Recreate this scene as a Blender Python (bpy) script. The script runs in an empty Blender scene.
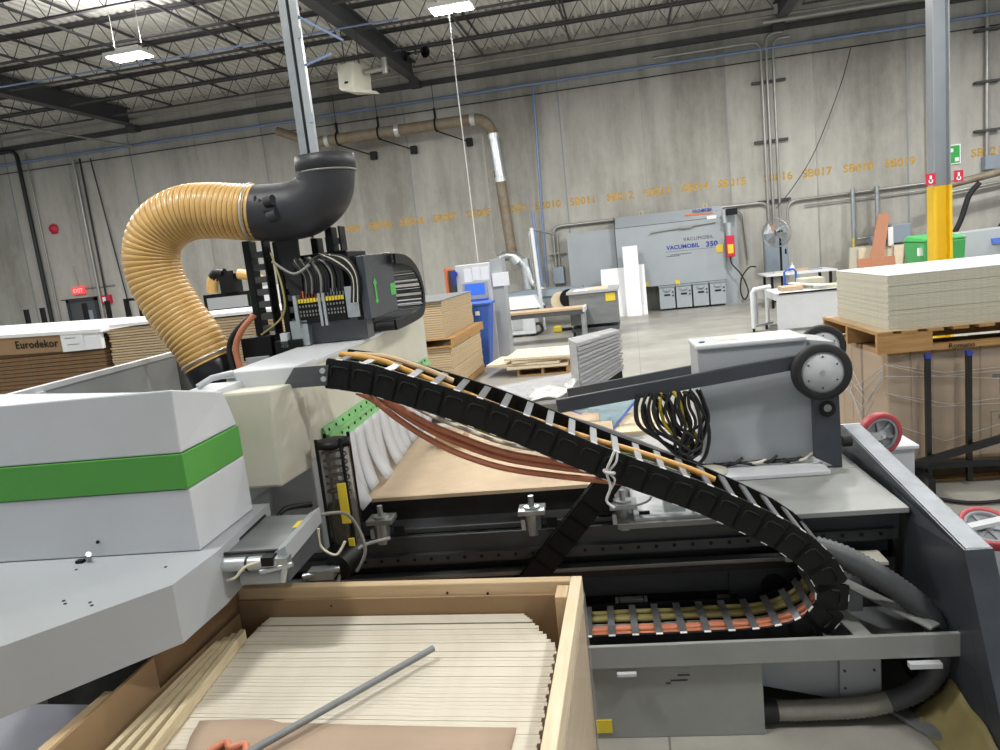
import bpy, bmesh, math, random
from mathutils import Matrix, Vector
from math import radians as RAD, sin, cos, pi
SC = bpy.context.scene
COL = SC.collection
random.seed(7)

# ---------------------------------------------------------------- camera, world, exposure
cd = bpy.data.cameras.new('camera'); cam = bpy.data.objects.new('camera', cd); COL.objects.link(cam)
cd.sensor_width = 36; cd.sensor_fit = 'HORIZONTAL'; cd.lens = 733 / 1000 * 36; cd.clip_start = 0.05; cd.clip_end = 200
cam.matrix_world = Matrix.Translation((0, 0, 2.1)) @ (Matrix.Rotation(RAD(11), 4, 'Z') @ Matrix.Rotation(RAD(90 - 9.25), 4, 'X') @ Matrix.Rotation(RAD(-6.25), 4, 'Z'))
SC.camera = cam
SC.view_settings.view_transform = 'Standard'; SC.view_settings.look = 'None'
SC.view_settings.exposure = 0.2; SC.view_settings.gamma = 1.0; SC.view_settings.use_curve_mapping = False
world = bpy.data.worlds.new('hall_ambient'); SC.world = world; world.use_nodes = True
bg = world.node_tree.nodes['Background']; bg.inputs[0].default_value = (0.86, 0.93, 1.0, 1); bg.inputs[1].default_value = 0.55
LAMP_W = 380.0
SC.cycles.use_denoising = True
SC.cycles.max_bounces = 6; SC.cycles.sample_clamp_indirect = 6.0

# ---------------------------------------------------------------- materials
def lin(h):
    h = h.lstrip('#'); o = []
    for i in (0, 2, 4):
        c = int(h[i:i + 2], 16) / 255
        o.append(c / 12.92 if c <= .04045 else ((c + .055) / 1.055) ** 2.4)
    return (*o, 1)
MATS = {}
def mk(name, col, rough=.5, metal=0., var=.0, scale=6., stretch=(1, 1, 1), bump=0., bscale=None, emit=0., trans=0., alpha=1., col2=None, spec=None, coat=0.):
    m = bpy.data.materials.new(name); m.use_nodes = True; nt = m.node_tree; b = nt.nodes['Principled BSDF']
    c = lin(col) if isinstance(col, str) else col
    b.inputs['Base Color'].default_value = c; b.inputs['Roughness'].default_value = rough; b.inputs['Metallic'].default_value = metal
    if spec is not None: b.inputs['Specular IOR Level'].default_value = spec
    if coat: b.inputs['Coat Weight'].default_value = coat; b.inputs['Coat Roughness'].default_value = .15
    if emit: b.inputs['Emission Color'].default_value = c; b.inputs['Emission Strength'].default_value = emit
    if trans: b.inputs['Transmission Weight'].default_value = trans
    if alpha < 1: b.inputs['Alpha'].default_value = alpha
    if var or bump or col2:
        tc = nt.nodes.new('ShaderNodeTexCoord'); mp = nt.nodes.new('ShaderNodeMapping'); mp.inputs['Scale'].default_value = stretch
        nt.links.new(tc.outputs['Object'], mp.inputs[0])
        n = nt.nodes.new('ShaderNodeTexNoise'); n.inputs['Scale'].default_value = scale; n.inputs['Detail'].default_value = 6; n.inputs['Roughness'].default_value = .62
        nt.links.new(mp.outputs[0], n.inputs[0])
        if var or col2:
            r = nt.nodes.new('ShaderNodeValToRGB'); r.color_ramp.elements[0].position = .3; r.color_ramp.elements[1].position = .7
            k = 1 - var
            r.color_ramp.elements[0].color = lin(col2) if col2 else (c[0] * k, c[1] * k, c[2] * k, 1)
            k = 1 + var * .6
            r.color_ramp.elements[1].color = c if col2 else (min(1, c[0] * k), min(1, c[1] * k), min(1, c[2] * k), 1)
            nt.links.new(n.outputs[0], r.inputs[0]); nt.links.new(r.outputs[0], b.inputs['Base Color'])
        if bump:
            src = n
            if bscale:
                src = nt.nodes.new('ShaderNodeTexNoise'); src.inputs['Scale'].default_value = bscale; src.inputs['Detail'].default_value = 3
                nt.links.new(mp.outputs[0], src.inputs[0])
            bp = nt.nodes.new('ShaderNodeBump'); bp.inputs['Strength'].default_value = bump; bp.inputs['Distance'].default_value = .02
            nt.links.new(src.outputs[0], bp.inputs['Height']); nt.links.new(bp.outputs[0], b.inputs['Normal'])
    MATS[name] = m; return m

mk('deck', '#dcdbd6', .55, .0, .1, 2)
mk('steel_dark', '#444446', .6, .1, .2, 3)
mk('girder', '#4c4d52', .6, .1, .12, 2)
mk('blue_pipe', '#7f93b8', .4, .3)
mk('conduit', '#a5a5a0', .4, .6, .1, 4)
mk('black_pipe', '#25272a', .5, .2)
mk('duct_dusty', '#8f887c', .6, .25, .3, 3, (1, 1, 1), col2='#7d6a50')
mk('galv', '#b4b9bb', .35, .75, .2, 9)
mk('galv_bright', '#cfd4d6', .3, .7, .15, 8)
mk('stencil', '#c7a04a', .8, 0, .3, 14)
mk('disc_white', '#bdbfc1', .65)
mk('lamp_body', '#d8d8d4', .5)
mk('lamp_glow', '#f4f8ff', .5, emit=22)
mk('exit_red', '#ff4a4a', .5, emit=.6)
mk('door_grey', '#4f5256', .5, 0, .1, 5)
mk('door_frame', '#33363a', .5)
mk('paper', '#e9ecf0', .7, 0, .04, 8)
mk('paint_white', '#d3d6da', .4, 0, .04, 5)
mk('machine_white', '#c9ccd0', .38, 0, .05, 4)
mk('machine_cream', '#cfcdbf', .42, 0, .05, 3, col2='#c2bfae')
mk('machine_grey', '#a6aaae', .38, 0, .06, 3)
mk('machine_green', '#4f9a40', .4, 0, .05, 4)
mk('rail_green', '#7fbf78', .42, 0, .07, 8)
mk('slate', '#3b3f46', .45, 0, .12, 6)
mk('bed_grey', '#7b7e80', .45, .15, .16, 4, (.6, 3, 3))
mk('bed_dark', '#4a4c4f', .5, .2, .25, 5, (.5, 3, 3))
mk('bed_steel', '#8f9190', .32, .7, .25, 6, (.3, 3, 3))
mk('oily', '#2b2a29', .45, .2, .4, 12)
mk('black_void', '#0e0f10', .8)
mk('table_grey', '#949694', .5, .1, .14, 3)
mk('plate_dark', '#4d5259', .34, .55, .22, 5, bump=.05, bscale=30)
mk('plate_edge', '#868b91', .5, .4, .2, 9)
mk('black_plastic', '#0b0c0d', .5, 0, .15, 30, spec=.3)
mk('black_gloss', '#16171a', .3, 0)
mk('black_rubber', '#1d1d1f', .7)
mk('chain_bar', '#84868a', .35, .5, .15, 20)
mk('hose_orange', '#c97f60', .45, 0, .1, 20)
mk('hose_yellow', '#d6a253', .45, 0, .1, 20)
mk('hose_olive', '#a89c62', .5)
mk('wire_green', '#77a866', .5)
mk('wire_grey', '#8d8c86', .5)
mk('wire_black', '#1b1b1c', .5)
mk('wire_cream', '#d6d1bd', .5)
mk('hose_grey', '#484a4d', .5, 0, .1, 30)
mk('hose_pale', '#8a887e', .5, 0, .1, 30)
mk('duct_amber', '#d6b06f', .38, 0, .12, 7, col2='#c99d58', coat=.12)
mk('duct_rib', '#a67f48', .4, 0, .1, 14)
mk('elbow_black', '#303135', .48, 0, .2, 6, bump=.08, bscale=25)
mk('cloth_olive', '#857a50', .6, 0, .15, 10)
mk('rope_white', '#d9d9d6', .8)
mk('pine', '#d2bb98', .65, 0, .14, 5, (.6, 8, 8), col2='#c0a47d')
mk('pine_y', '#d2bb98', .65, 0, .14, 5, (8, .6, 8), col2='#c0a47d')
mk('pine_pale', '#dccdb2', .65, 0, .12, 5, (8, .6, 8), col2='#ccb896')
mk('pallet_wood', '#b48d5c', .75, 0, .2, 6, (.6, 6, 6), col2='#96713f')
mk('cardboard', '#997d5c', .8, 0, .08, 4)
mk('cardboard_dark', '#86694a', .85, 0, .12, 4)
mk('cardboard_pink', '#a5907d', .85, 0, .05, 6)
mk('panel_edge', '#d3cdbf', .7, 0, .14, 60, (.15, 1, 1), col2='#bfb5a2')
mk('panel_edge_y', '#d3c5a6', .7, 0, .14, 60, (1, .15, 1), col2='#bfac87')
mk('panel_raw', '#c9bfa9', .7, 0, .12, 40, (1, 1, 1), col2='#b5a88e')
mk('board_edge', '#c6c3b4', .75, 0, .14, 40, (1, 1, 3), col2='#b2ad9a')
mk('white_melamine', '#e6e7e9', .35, 0, .02, 4)
mk('chip_edge', '#cdb898', .75, 0, .2, 40, (1, 1, 3), col2='#b7a07c')
mk('chip_brown', '#86694a', .8, 0, .2, 30, (1, 1, 3), col2='#6b5238')
mk('chip_face', '#b9a184', .75, 0, .1, 14)
mk('mdf', '#c3ae91', .7, 0, .08, 9, col2='#b8a184')
mk('ply', '#d8cab0', .7, 0, .1, 7, (6, 1, 1))
mk('cherry', '#b57a5a', .55, 0, .1, 6, (6, 1, 1))
mk('red_urethane', '#b7404a', .45, 0, .12, 10)
mk('wheel_grey', '#8e9195', .5)
mk('film', '#e6e2da', .18, 0, trans=.0, alpha=.2)
mk('film_white', '#b8b8ba', .22, 0, .12, 12, (1, 1, 4), bump=.5, bscale=9)
mk('clear_plastic', '#7d776a', .08, 0, trans=.0, alpha=.34)
mk('yellow_label', '#dcc43a', .5)
mk('bin_blue', '#3b62b8', .4, 0, .06, 4)
mk('bin_green', '#46a65a', .4, 0, .05, 4)
mk('col_grey', '#8a9095', .45, .1, .08, 3)
mk('col_yellow', '#e0b81f', .42, 0, .05, 3)
mk('sign_red', '#c2263f', .5)
mk('sign_green', '#31a64a', .5)
mk('sign_white', '#f0f2f0', .5)
mk('vac_grey', '#a0a7ac', .45, 0, .05, 2)
mk('vac_grey_dark', '#8b9297', .45, 0, .05, 2)
mk('ink_blue', '#2b3f9a', .6)
mk('ink_dark', '#40434a', .7)
mk('ink_black', '#1f1c19', .8)
mk('ink_orange', '#d8764a', .6)
mk('ink_green', '#4db050', .5)
mk('screen_blue', '#3f6fd0', .3, emit=.35)
mk('box_grey', '#8e9aa6', .5, .1)
mk('cage', '#a7a8a6', .4, .5)
mk('glass_blue', '#86a9b8', .1, 0, alpha=.45)
mk('film_sheet', '#c6c6c4', .3, 0, .15, 7, bump=.5, bscale=6)
mk('foam_white', '#dfe1ee', .6, 0, .04, 6)

# concrete: vertical streaks, a tone per tilt-up panel, drips and patches
def concrete():
    m = bpy.data.materials.new('concrete_wall'); m.use_nodes = True; nt = m.node_tree; N = nt.nodes; L = nt.links
    b = N['Principled BSDF']; b.inputs['Roughness'].default_value = .85
    tc = N.new('ShaderNodeTexCoord')
    def noise(scale, st, detail=6):
        mp = N.new('ShaderNodeMapping'); mp.inputs['Scale'].default_value = st; L.new(tc.outputs['Object'], mp.inputs[0])
        n = N.new('ShaderNodeTexNoise'); n.inputs['Scale'].default_value = scale; n.inputs['Detail'].default_value = detail; n.inputs['Roughness'].default_value = .65
        L.new(mp.outputs[0], n.inputs[0]); return n
    streak = noise(1.1, (1.3, 1, .1)); blot = noise(.6, (1, 1, .5)); fine = noise(5, (1.2, 1, .6))
    sep = N.new('ShaderNodeSeparateXYZ'); L.new(tc.outputs['Object'], sep.inputs[0])
    d = N.new('ShaderNodeMath'); d.operation = 'MULTIPLY_ADD'; d.inputs[1].default_value = 1 / 2.36; d.inputs[2].default_value = 100.75; L.new(sep.outputs[0], d.inputs[0])
    fl = N.new('ShaderNodeMath'); fl.operation = 'FLOOR'; L.new(d.outputs[0], fl.inputs[0])
    wn = N.new('ShaderNodeTexWhiteNoise'); wn.noise_dimensions = '1D'; L.new(fl.outputs[0], wn.inputs['W'])
    def ma(op, a, bb):
        x = N.new('ShaderNodeMath'); x.operation = op
        for i, q in enumerate((a, bb)):
            if isinstance(q, (int, float)): x.inputs[i].default_value = q
            else: L.new(q, x.inputs[i])
        return x.outputs[0]
    s = ma('ADD', ma('MULTIPLY', streak.outputs[0], .42), ma('MULTIPLY', blot.outputs[0], .42))
    s = ma('ADD', s, ma('MULTIPLY', fine.outputs[0], .16))
    s = ma('ADD', s, ma('MULTIPLY', ma('SUBTRACT', wn.outputs[0], .5), .12))
    r = N.new('ShaderNodeValToRGB'); e = r.color_ramp.elements
    e[0].position = .34; e[0].color = lin('#8d8a82'); e[1].position = .66; e[1].color = lin('#c2c0b9')
    x = e.new(.5); x.color = lin('#aeaca5')
    L.new(s, r.inputs[0]); L.new(r.outputs[0], b.inputs['Base Color']); MATS['concrete_wall'] = m
concrete()
def floor_mat():
    m = bpy.data.materials.new('concrete_floor'); m.use_nodes = True; nt = m.node_tree; N = nt.nodes; L = nt.links
    b = N['Principled BSDF']
    tc = N.new('ShaderNodeTexCoord'); n = N.new('ShaderNodeTexNoise'); n.inputs['Scale'].default_value = .55; n.inputs['Detail'].default_value = 8; n.inputs['Roughness'].default_value = .65
    L.new(tc.outputs['Object'], n.inputs[0])
    r = N.new('ShaderNodeValToRGB'); e = r.color_ramp.elements
    e[0].position = .33; e[0].color = lin('#807d76'); e[1].position = .68; e[1].color = lin('#a9a79f')
    L.new(n.outputs[0], r.inputs[0])
    br = N.new('ShaderNodeTexBrick'); br.offset = 0; br.inputs['Scale'].default_value = 1; br.inputs['Brick Width'].default_value = 4.6; br.inputs['Row Height'].default_value = 4.6
    br.inputs['Mortar Size'].default_value = .005; br.inputs['Color1'].default_value = (1, 1, 1, 1); br.inputs['Color2'].default_value = (1, 1, 1, 1); br.inputs['Mortar'].default_value = (.45, .44, .42, 1)
    L.new(tc.outputs['Object'], br.inputs[0])
    mx = N.new('ShaderNodeMixRGB'); mx.blend_type = 'MULTIPLY'; mx.inputs[0].default_value = 1; L.new(r.outputs[0], mx.inputs[1]); L.new(br.outputs[0], mx.inputs[2])
    L.new(mx.outputs[0], b.inputs['Base Color'])
    n2 = N.new('ShaderNodeTexNoise'); n2.inputs['Scale'].default_value = 1.3; L.new(tc.outputs['Object'], n2.inputs[0])
    mr = N.new('ShaderNodeMapRange'); mr.inputs[3].default_value = .22; mr.inputs[4].default_value = .5; L.new(n2.outputs[0], mr.inputs[0]); L.new(mr.outputs[0], b.inputs['Roughness'])
    MATS['concrete_floor'] = m
floor_mat()

# ---------------------------------------------------------------- mesh builder
W = Matrix.Identity(4)
MF = Matrix.Rotation(RAD(3.5), 4, 'Z')            # the router stands 3.5 degrees off the wall line
def V(*a): return Vector(a[0] if len(a) == 1 else a)
class MB:
    def __init__(s, mat=None): s.v = []; s.f = []; s.mi = []; s.sm = []; s.mats = []; s.cur = mat
    def m(s, name): s.cur = name; return s
    def add(s, vs, fs, smooth=False, mat=None):
        name = mat or s.cur
        if name not in s.mats: s.mats.append(name)
        i = s.mats.index(name); o = len(s.v); s.v += [tuple(p) for p in vs]
        for f in fs: s.f.append(tuple(k + o for k in f)); s.mi.append(i); s.sm.append(smooth)
        return s
    def box(s, x0, x1, y0, y1, z0, z1):
        return s.add([(x0, y0, z0), (x1, y0, z0), (x1, y1, z0), (x0, y1, z0), (x0, y0, z1), (x1, y0, z1), (x1, y1, z1), (x0, y1, z1)],
                     [(3, 2, 1, 0), (4, 5, 6, 7), (0, 1, 5, 4), (1, 2, 6, 5), (2, 3, 7, 6), (3, 0, 4, 7)])
    def hexa(s, bot, top):                          # two quads, same winding seen from above
        return s.add(list(bot) + list(top), [(3, 2, 1, 0), (4, 5, 6, 7), (0, 1, 5, 4), (1, 2, 6, 5), (2, 3, 7, 6), (3, 0, 4, 7)])
    def prism(s, poly, vec, smooth=False):
        n = len(poly); a = [V(p) for p in poly]; d = V(vec); b = [p + d for p in a]
        nrm = V(0, 0, 0)
        for i in range(n): nrm += (a[i] - a[0]).cross(a[(i + 1) % n] - a[0])
        fwd = nrm.dot(d) > 0
        fs = [tuple(range(n))[::-1] if fwd else tuple(range(n)), tuple(range(n, 2 * n)) if fwd else tuple(range(n, 2 * n))[::-1]]
        s.add(a + b, fs)
        for i in range(n):
            j = (i + 1) % n; q = (i, j, n + j, n + i) if fwd else (i, n + i, n + j, j)
            s.add([a[i], a[j], b[j], b[i]] if fwd else [a[i], b[i], b[j], a[j]], [(0, 1, 2, 3)], smooth)
        return s
    def bar(s, p0, p1, w, h, up=(0, 0, 1)):
        p0 = V(p0); p1 = V(p1); d = (p1 - p0).normalized(); u = V(up)
        if abs(d.dot(u)) > .98: u = V(0, 1, 0)
        x = d.cross(u).normalized() * w / 2; z = x.cross(d).normalized() * h / 2
        c = [p0 - x - z, p0 + x - z, p0 + x + z, p0 - x + z, p1 - x - z, p1 + x - z, p1 + x + z, p1 - x + z]
        return s.add(c, [(0, 1, 2, 3), (7, 6, 5, 4), (4, 5, 1, 0), (5, 6, 2, 1), (6, 7, 3, 2), (7, 4, 0, 3)])
    def tube(s, pts, r, n=8, closed=False, cap=True):
        P = [V(p) for p in pts]; k = len(P); R_ = r if isinstance(r, (list, tuple)) else [r] * k
        T = []
        for i in range(k):
            a = P[(i - 1) % k] if closed or i else P[0]; b = P[(i + 1) % k] if closed or i < k - 1 else P[-1]
            t = b - a; T.append(t.normalized() if t.length > 1e-9 else V(0, 0, 1))
        u = T[0].orthogonal().normalized(); vs = []; fs = []
        for i in range(k):
            u = (u - T[i] * u.dot(T[i])).normalized(); w = T[i].cross(u)
            for j in range(n):
                a = 2 * pi * j / n; vs.append(P[i] + (u * cos(a) + w * sin(a)) * R_[i])
        for i in range(k if closed else k - 1):
            o = i * n; q = ((i + 1) % k) * n
            for j in range(n): fs.append((o + j, o + (j + 1) % n, q + (j + 1) % n, q + j))
        s.add(vs, fs, True)
        if cap and not closed:
            s.add(vs[:n], [tuple(range(n))[::-1]]); s.add(vs[-n:], [tuple(range(n))])
        return s
    def cyl(s, p0, p1, r0, r1=None, n=16, cap=True): return s.tube([p0, p1], [r0, r0 if r1 is None else r1], n, False, cap)
    def lathe(s, prof, o, ax=(0, 0, 1), n=24):      # prof: (radius, height) along ax
        o = V(o); a = V(ax).normalized(); u = a.orthogonal().normalized(); w = a.cross(u); vs = []; fs = []
        for r, h in prof:
            for j in range(n):
                t = 2 * pi * j / n; vs.append(o + a * h + (u * cos(t) + w * sin(t)) * r)
        for i in range(len(prof) - 1):
            for j in range(n): fs.append((i * n + j, i * n + (j + 1) % n, (i + 1) * n + (j + 1) % n, (i + 1) * n + j))
        s.add(vs, fs, True)
        return s
    def ring(s, c, ax, R_, r, n=28, k=8):
        a = V(ax).normalized(); u = a.orthogonal().normalized(); w = a.cross(u)
        return s.tube([V(c) + (u * cos(2 * pi * i / n) + w * sin(2 * pi * i / n)) * R_ for i in range(n)], r, k, True)
    def grid(s, fn, nu, nv, smooth=True):
        vs = [fn(i / nu, j / nv) for j in range(nv + 1) for i in range(nu + 1)]; k = nu + 1
        return s.add(vs, [(j * k + i, j * k + i + 1, (j + 1) * k + i + 1, (j + 1) * k + i) for j in range(nv) for i in range(nu)], smooth)
    def mesh(s, name, inv):
        me = bpy.data.meshes.new(name); me.from_pydata([inv @ V(p) for p in s.v], [], s.f)
        for nm in s.mats: me.materials.append(MATS[nm])
        me.polygons.foreach_set('material_index', s.mi); me.polygons.foreach_set('use_smooth', s.sm)
        me.update(); return me
INV = {}
def props(o, label, cat, group=None, kind=None):
    if label: o['label'] = label
    if cat: o['category'] = cat
    if group: o['group'] = group
    if kind: o['kind'] = kind
def thing(name, label, cat, base=(0, 0, 0), fr=W, group=None):
    o = bpy.data.objects.new(name, None); o.empty_display_size = .1; COL.objects.link(o)
    o.matrix_world = fr @ Matrix.Translation(base); INV[o.name] = Matrix.Translation(-V(base))
    props(o, label, cat, group); return o
def finish(o, mb, bevel, solid):
    if solid:
        m = o.modifiers.new('solid', 'SOLIDIFY'); m.thickness = solid; m.offset = 0
    if bevel:
        b = o.modifiers.new('bevel', 'BEVEL'); b.width = bevel; b.segments = 2; b.limit_method = 'ANGLE'; b.angle_limit = RAD(40)
def part(p, name, mb, bevel=0, label=None, solid=0, stuff=False):
    o = bpy.data.objects.new(name, mb.mesh(name, INV[p.name])); COL.objects.link(o); o.parent = p; INV[o.name] = INV[p.name]
    finish(o, mb, bevel, solid)
    if label: o['label'] = label
    if stuff: o['kind'] = 'stuff'
    return o
def solo(name, label, cat, mb, base=(0, 0, 0), fr=W, group=None, bevel=0, kind=None, solid=0):
    inv = Matrix.Translation(-V(base)); o = bpy.data.objects.new(name, mb.mesh(name, inv)); COL.objects.link(o)
    o.matrix_world = fr @ Matrix.Translation(base); INV[o.name] = inv; finish(o, mb, bevel, solid)
    props(o, label, cat, group, kind); return o
def struct(name, mb, label=None, bevel=0): return solo(name, label, None, mb, kind='structure', bevel=bevel)
def dup(o, delta=(0, 0, 0), rz=0, label=None):
    mw = o.matrix_world.copy(); c = o.copy(); COL.objects.link(c)
    c.matrix_world = Matrix.Translation(delta) @ mw @ Matrix.Rotation(rz, 4, 'Z')
    if label: c['label'] = label
    for ch in list(o.children):
        d = ch.copy(); COL.objects.link(d); d.parent = c
        for g in list(ch.children):
            e = g.copy(); COL.objects.link(e); e.parent = d
    return c
def spline(pts, n=8):
    P = [V(p) for p in pts]; out = []
    for i in range(len(P) - 1):
        a = P[max(i - 1, 0)]; b = P[i]; c = P[i + 1]; d = P[min(i + 2, len(P) - 1)]
        for k in range(n):
            t = k / n; out.append(.5 * ((2 * b) + (c - a) * t + (2 * a - 5 * b + 4 * c - d) * t * t + (3 * b - a - 3 * c + d) * t ** 3))
    out.append(P[-1]); return out
def resample(P, step):
    out = [P[0].copy()]; acc = 0
    for a, b in zip(P, P[1:]):
        L = (b - a).length
        while acc + L >= step and L > 1e-9:
            t = (step - acc) / L; a = a.lerp(b, t); out.append(a.copy()); L = (b - a).length; acc = 0
        acc += L
    return out
def text_mb(mb, txt, origin, xdir, ydir, size, mat, depth=.002, spread=1.0, align='LEFT', bold=0):
    cu = bpy.data.curves.new('lettering', 'FONT'); cu.body = txt; cu.size = size; cu.extrude = depth; cu.space_character = spread; cu.align_x = align; cu.offset = bold; cu.resolution_u = 3
    ob = bpy.data.objects.new('lettering', cu); COL.objects.link(ob)
    me = bpy.data.meshes.new_from_object(ob.evaluated_get(bpy.context.evaluated_depsgraph_get()))
    x = V(xdir).normalized(); y = V(ydir).normalized(); z = x.cross(y); o = V(origin)
    mb.add([o + x * v.co.x + y * v.co.y + z * v.co.z for v in me.vertices], [tuple(p.vertices) for p in me.polygons], False, mat)
    bpy.data.objects.remove(ob); bpy.data.meshes.remove(me); bpy.data.curves.remove(cu)
    return mb
# ================================================================ THE HALL
YW = 22.6
struct('floor', MB('concrete_floor').box(-34, 22, -16, 24, -.2, 0))
wb = MB('concrete_wall').box(-34, 22, YW, YW + .3, 0, 8.4)
wall = struct('wall_back', wb)
for k in range(-13, 8):                                   # sealant joints between the tilt-up panels
    x = k * 2.36 + .59
    part(wall, 'panel_joint', MB('vac_grey_dark' if k % 2 else 'conduit').box(x - .018, x + .018, YW - .012, YW + .01, 0, 8))
dk = MB('deck'); pitch = .2
pr_ = []
x = -34.0
while x < 22:
    pr_ += [(x, 8.1), (x + .07, 8.1), (x + .095, 8.16), (x + .165, 8.16), (x + .19, 8.1)]; x += pitch
for y0, y1 in ((-16, 24),):
    vs = [(a, y0, b) for a, b in pr_] + [(a, y1, b) for a, b in pr_]; n = len(pr_)
    dk.add(vs, [(i + 1, i, n + i, n + i + 1) for i in range(n - 1)])
ceil = struct('ceiling', dk)

# girders run from the camera towards the wall, joists across them
GX = (-25.2, -15.55, -5.97, 4.4, 14.2)
for i, gx in enumerate(GX[1:4]):
    g = thing('roof_girder', ('dark steel roof girder over the exit door side of the hall', 'dark steel roof girder beside the hanging unit heater', 'dark steel roof girder above the yellow based column')[i], 'girder', (gx, 4, 7.5))
    part(g, 'web', MB('girder').box(gx - .012, gx + .012, 3, YW - .3, 7.53, 7.98))
    part(g, 'bottom_flange', MB('girder').box(gx - .14, gx + .14, 3, YW - .3, 7.5, 7.53))
    part(g, 'top_flange', MB('girder').box(gx - .14, gx + .14, 3, YW - .3, 7.97, 8.0))
    part(g, 'bearing_bracket', MB('steel_dark').box(gx - .16, gx + .16, YW - .3, YW, 7.3, 7.5))
JY = (9.8, 11.65, 13.5, 15.35, 17.2, 19.3, 21.1)
names = ['seventh', 'sixth', 'fifth', 'fourth', 'third', 'second', 'first']
for i, y in enumerate(JY):
    j = thing('roof_joist', 'dark open web steel roof joist, %s from the back wall' % names[i], 'joist', (-6, y, 7.55))
    part(j, 'top_chord', MB('steel_dark').box(-30, 18, y - .07, y + .07, 8.03, 8.09).box(-30, 18, y - .012, y + .012, 7.99, 8.04))
    for a, b in zip(GX, GX[1:]):
        bc = MB('steel_dark'); wbm = MB('steel_dark')
        bc.box(a + .35, b - .35, y - .045, y + .045, 7.53, 7.565)
        n = int((b - a - .7) / .62); st = (b - a - .7) / n
        for k in range(n):
            x0 = a + .35 + k * st
            wbm.cyl((x0, y, 7.55), (x0 + st / 2, y, 8.04), .011, n=5, cap=False).cyl((x0 + st / 2, y, 8.04), (x0 + st, y, 7.55), .011, n=5, cap=False)
        part(j, 'bottom_chord', bc); part(j, 'web', wbm)
bx = [-13.2, -11.0, -8.7, -17.9, -20.4, -3.6, -1.2, 1.4]
for i, x in enumerate(bx):
    m = MB('steel_dark').bar((x, 8.5, 7.58), (x, 21.1, 7.58), .045, .045).bar((x, 8.5, 8.0), (x, 21.1, 8.0), .045, .045)
    solo('joist_bridging', 'thin dark steel bridging rod tying the roof joists together', 'bridging', m, (x, 15, 7.55), group='joist bridging rods')
struct('trim_1', MB('steel_dark').box(-34, 22, YW - .13, YW, 7.33, 7.46).box(-34, 22, YW - .02, YW, 7.33, 7.5), 'dark ledger angle running along the top of the back wall')

def pipe(name, label, cat, pts, r, mat, n=10, group=None, round_=0):
    P = pts
    if round_:
        P = [V(pts[0])]
        for a, b, c in zip(pts, pts[1:], pts[2:]):
            a, b, c = V(a), V(b), V(c); d0 = (a - b).normalized() * round_; d1 = (c - b).normalized() * round_
            for k in range(7):
                t = k / 6; P.append((b + d0) * (1 - t) ** 2 + b * 2 * t * (1 - t) + (b + d1) * t * t)
        P.append(V(pts[-1]))
    return solo(name, label, cat, MB(mat).tube(P, r, n), pts[0], group=group)
pipe('sprinkler_pipe', 'long pale conduit running just under the roof along the wall', 'pipe', [(-30, 22.3, 7.68), (17, 22.3, 7.68)], .035, 'conduit')
pipe('air_pipe', 'long pale blue pipe running along the whole back wall', 'pipe', [(-30, 22.45, 6.9), (17, 22.45, 6.9)], .045, 'blue_pipe')
pipe('wall_line', 'thin dark line running along the wall below the pale blue pipe', 'cable', [(-30, 22.55, 6.63), (17, 22.55, 6.63)], .014, 'wire_black', 6)  # thin black tube laid as a dark line along the wall
pipe('air_pipe', 'pale blue pipe dropping down the wall from the long blue pipe', 'pipe', [(-2.45, 22.45, 6.9), (-2.6, 22.45, 1.0)], .035, 'blue_pipe')
pipe('sprinkler_main', 'thick pale pipe near the column head running along the top of the wall', 'pipe', [(3.9, 21.9, 7.45), (8.2, 21.9, 7.45)], .06, 'conduit')
pipe('roof_pipe', 'thin pale blue pipe crossing the roof above the yellow duct', 'pipe', [(-19.5, 16.35, 7.4), (-4.6, 16.5, 7.4)], .02, 'blue_pipe')
pipe('roof_pipe', 'thin pale pipe slanting from the roof down to the long blue pipe', 'pipe', [(-17.0, 15.0, 7.2), (-15.6, 22.4, 6.85)], .03, 'conduit')
# down pipes on the wall near the exit door
pipe('drain_pipe', 'black drain pipe coming down the wall beside the exit door', 'pipe', [(-21.6, 22.4, 7.3), (-20.0, 22.4, 7.3), (-19.95, 22.4, 0)], .07, 'black_pipe', round_=.3)
pipe('conduit', 'thin grey conduit hugging the black drain pipe', 'conduit', [(-19.75, 22.5, 7.2), (-19.72, 22.5, 0)], .028, 'conduit')
pipe('conduit', 'grey conduit on the wall next to the exit door, first of three', 'conduit', [(-18.0, 22.5, 6.75), (-18.0, 22.5, 1.0)], .05, 'conduit')
pipe('conduit', 'grey conduit on the wall next to the exit door, second of three', 'conduit', [(-17.75, 22.5, 6.75), (-17.75, 22.5, 1.0)], .03, 'wire_black')
pipe('conduit', 'grey conduit on the wall next to the exit door, third of three', 'conduit', [(-17.35, 22.5, 6.7), (-16.9, 22.5, 1.2)], .022, 'wire_black')
d = thing('door_1', 'dark grey steel exit door in the concrete wall', None, (-18.8, YW, 0)); d['kind'] = 'structure'
part(d, 'door_frame', MB('door_frame').box(-19.37, -19.27, YW - .08, YW, 0, 2.17).box(-18.27, -18.17, YW - .08, YW, 0, 2.17).box(-19.37, -18.17, YW - .08, YW, 2.07, 2.17).box(-19.6, -17.95, YW - .02, YW, 2.17, 2.2))
part(d, 'door_leaf', MB('door_grey').box(-19.27, -18.27, YW - .05, YW, 0, 2.07))
part(d, 'door_window', MB('box_grey').box(-18.72, -18.42, YW - .06, YW - .04, 1.35, 1.75))
e = thing('exit_sign', 'lit red exit sign above the dark exit door', 'sign', (-18.8, YW - .1, 2.45))
part(e, 'housing', MB('exit_red').box(-19.0, -18.55, YW - .12, YW - .03, 2.33, 2.58))
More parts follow.
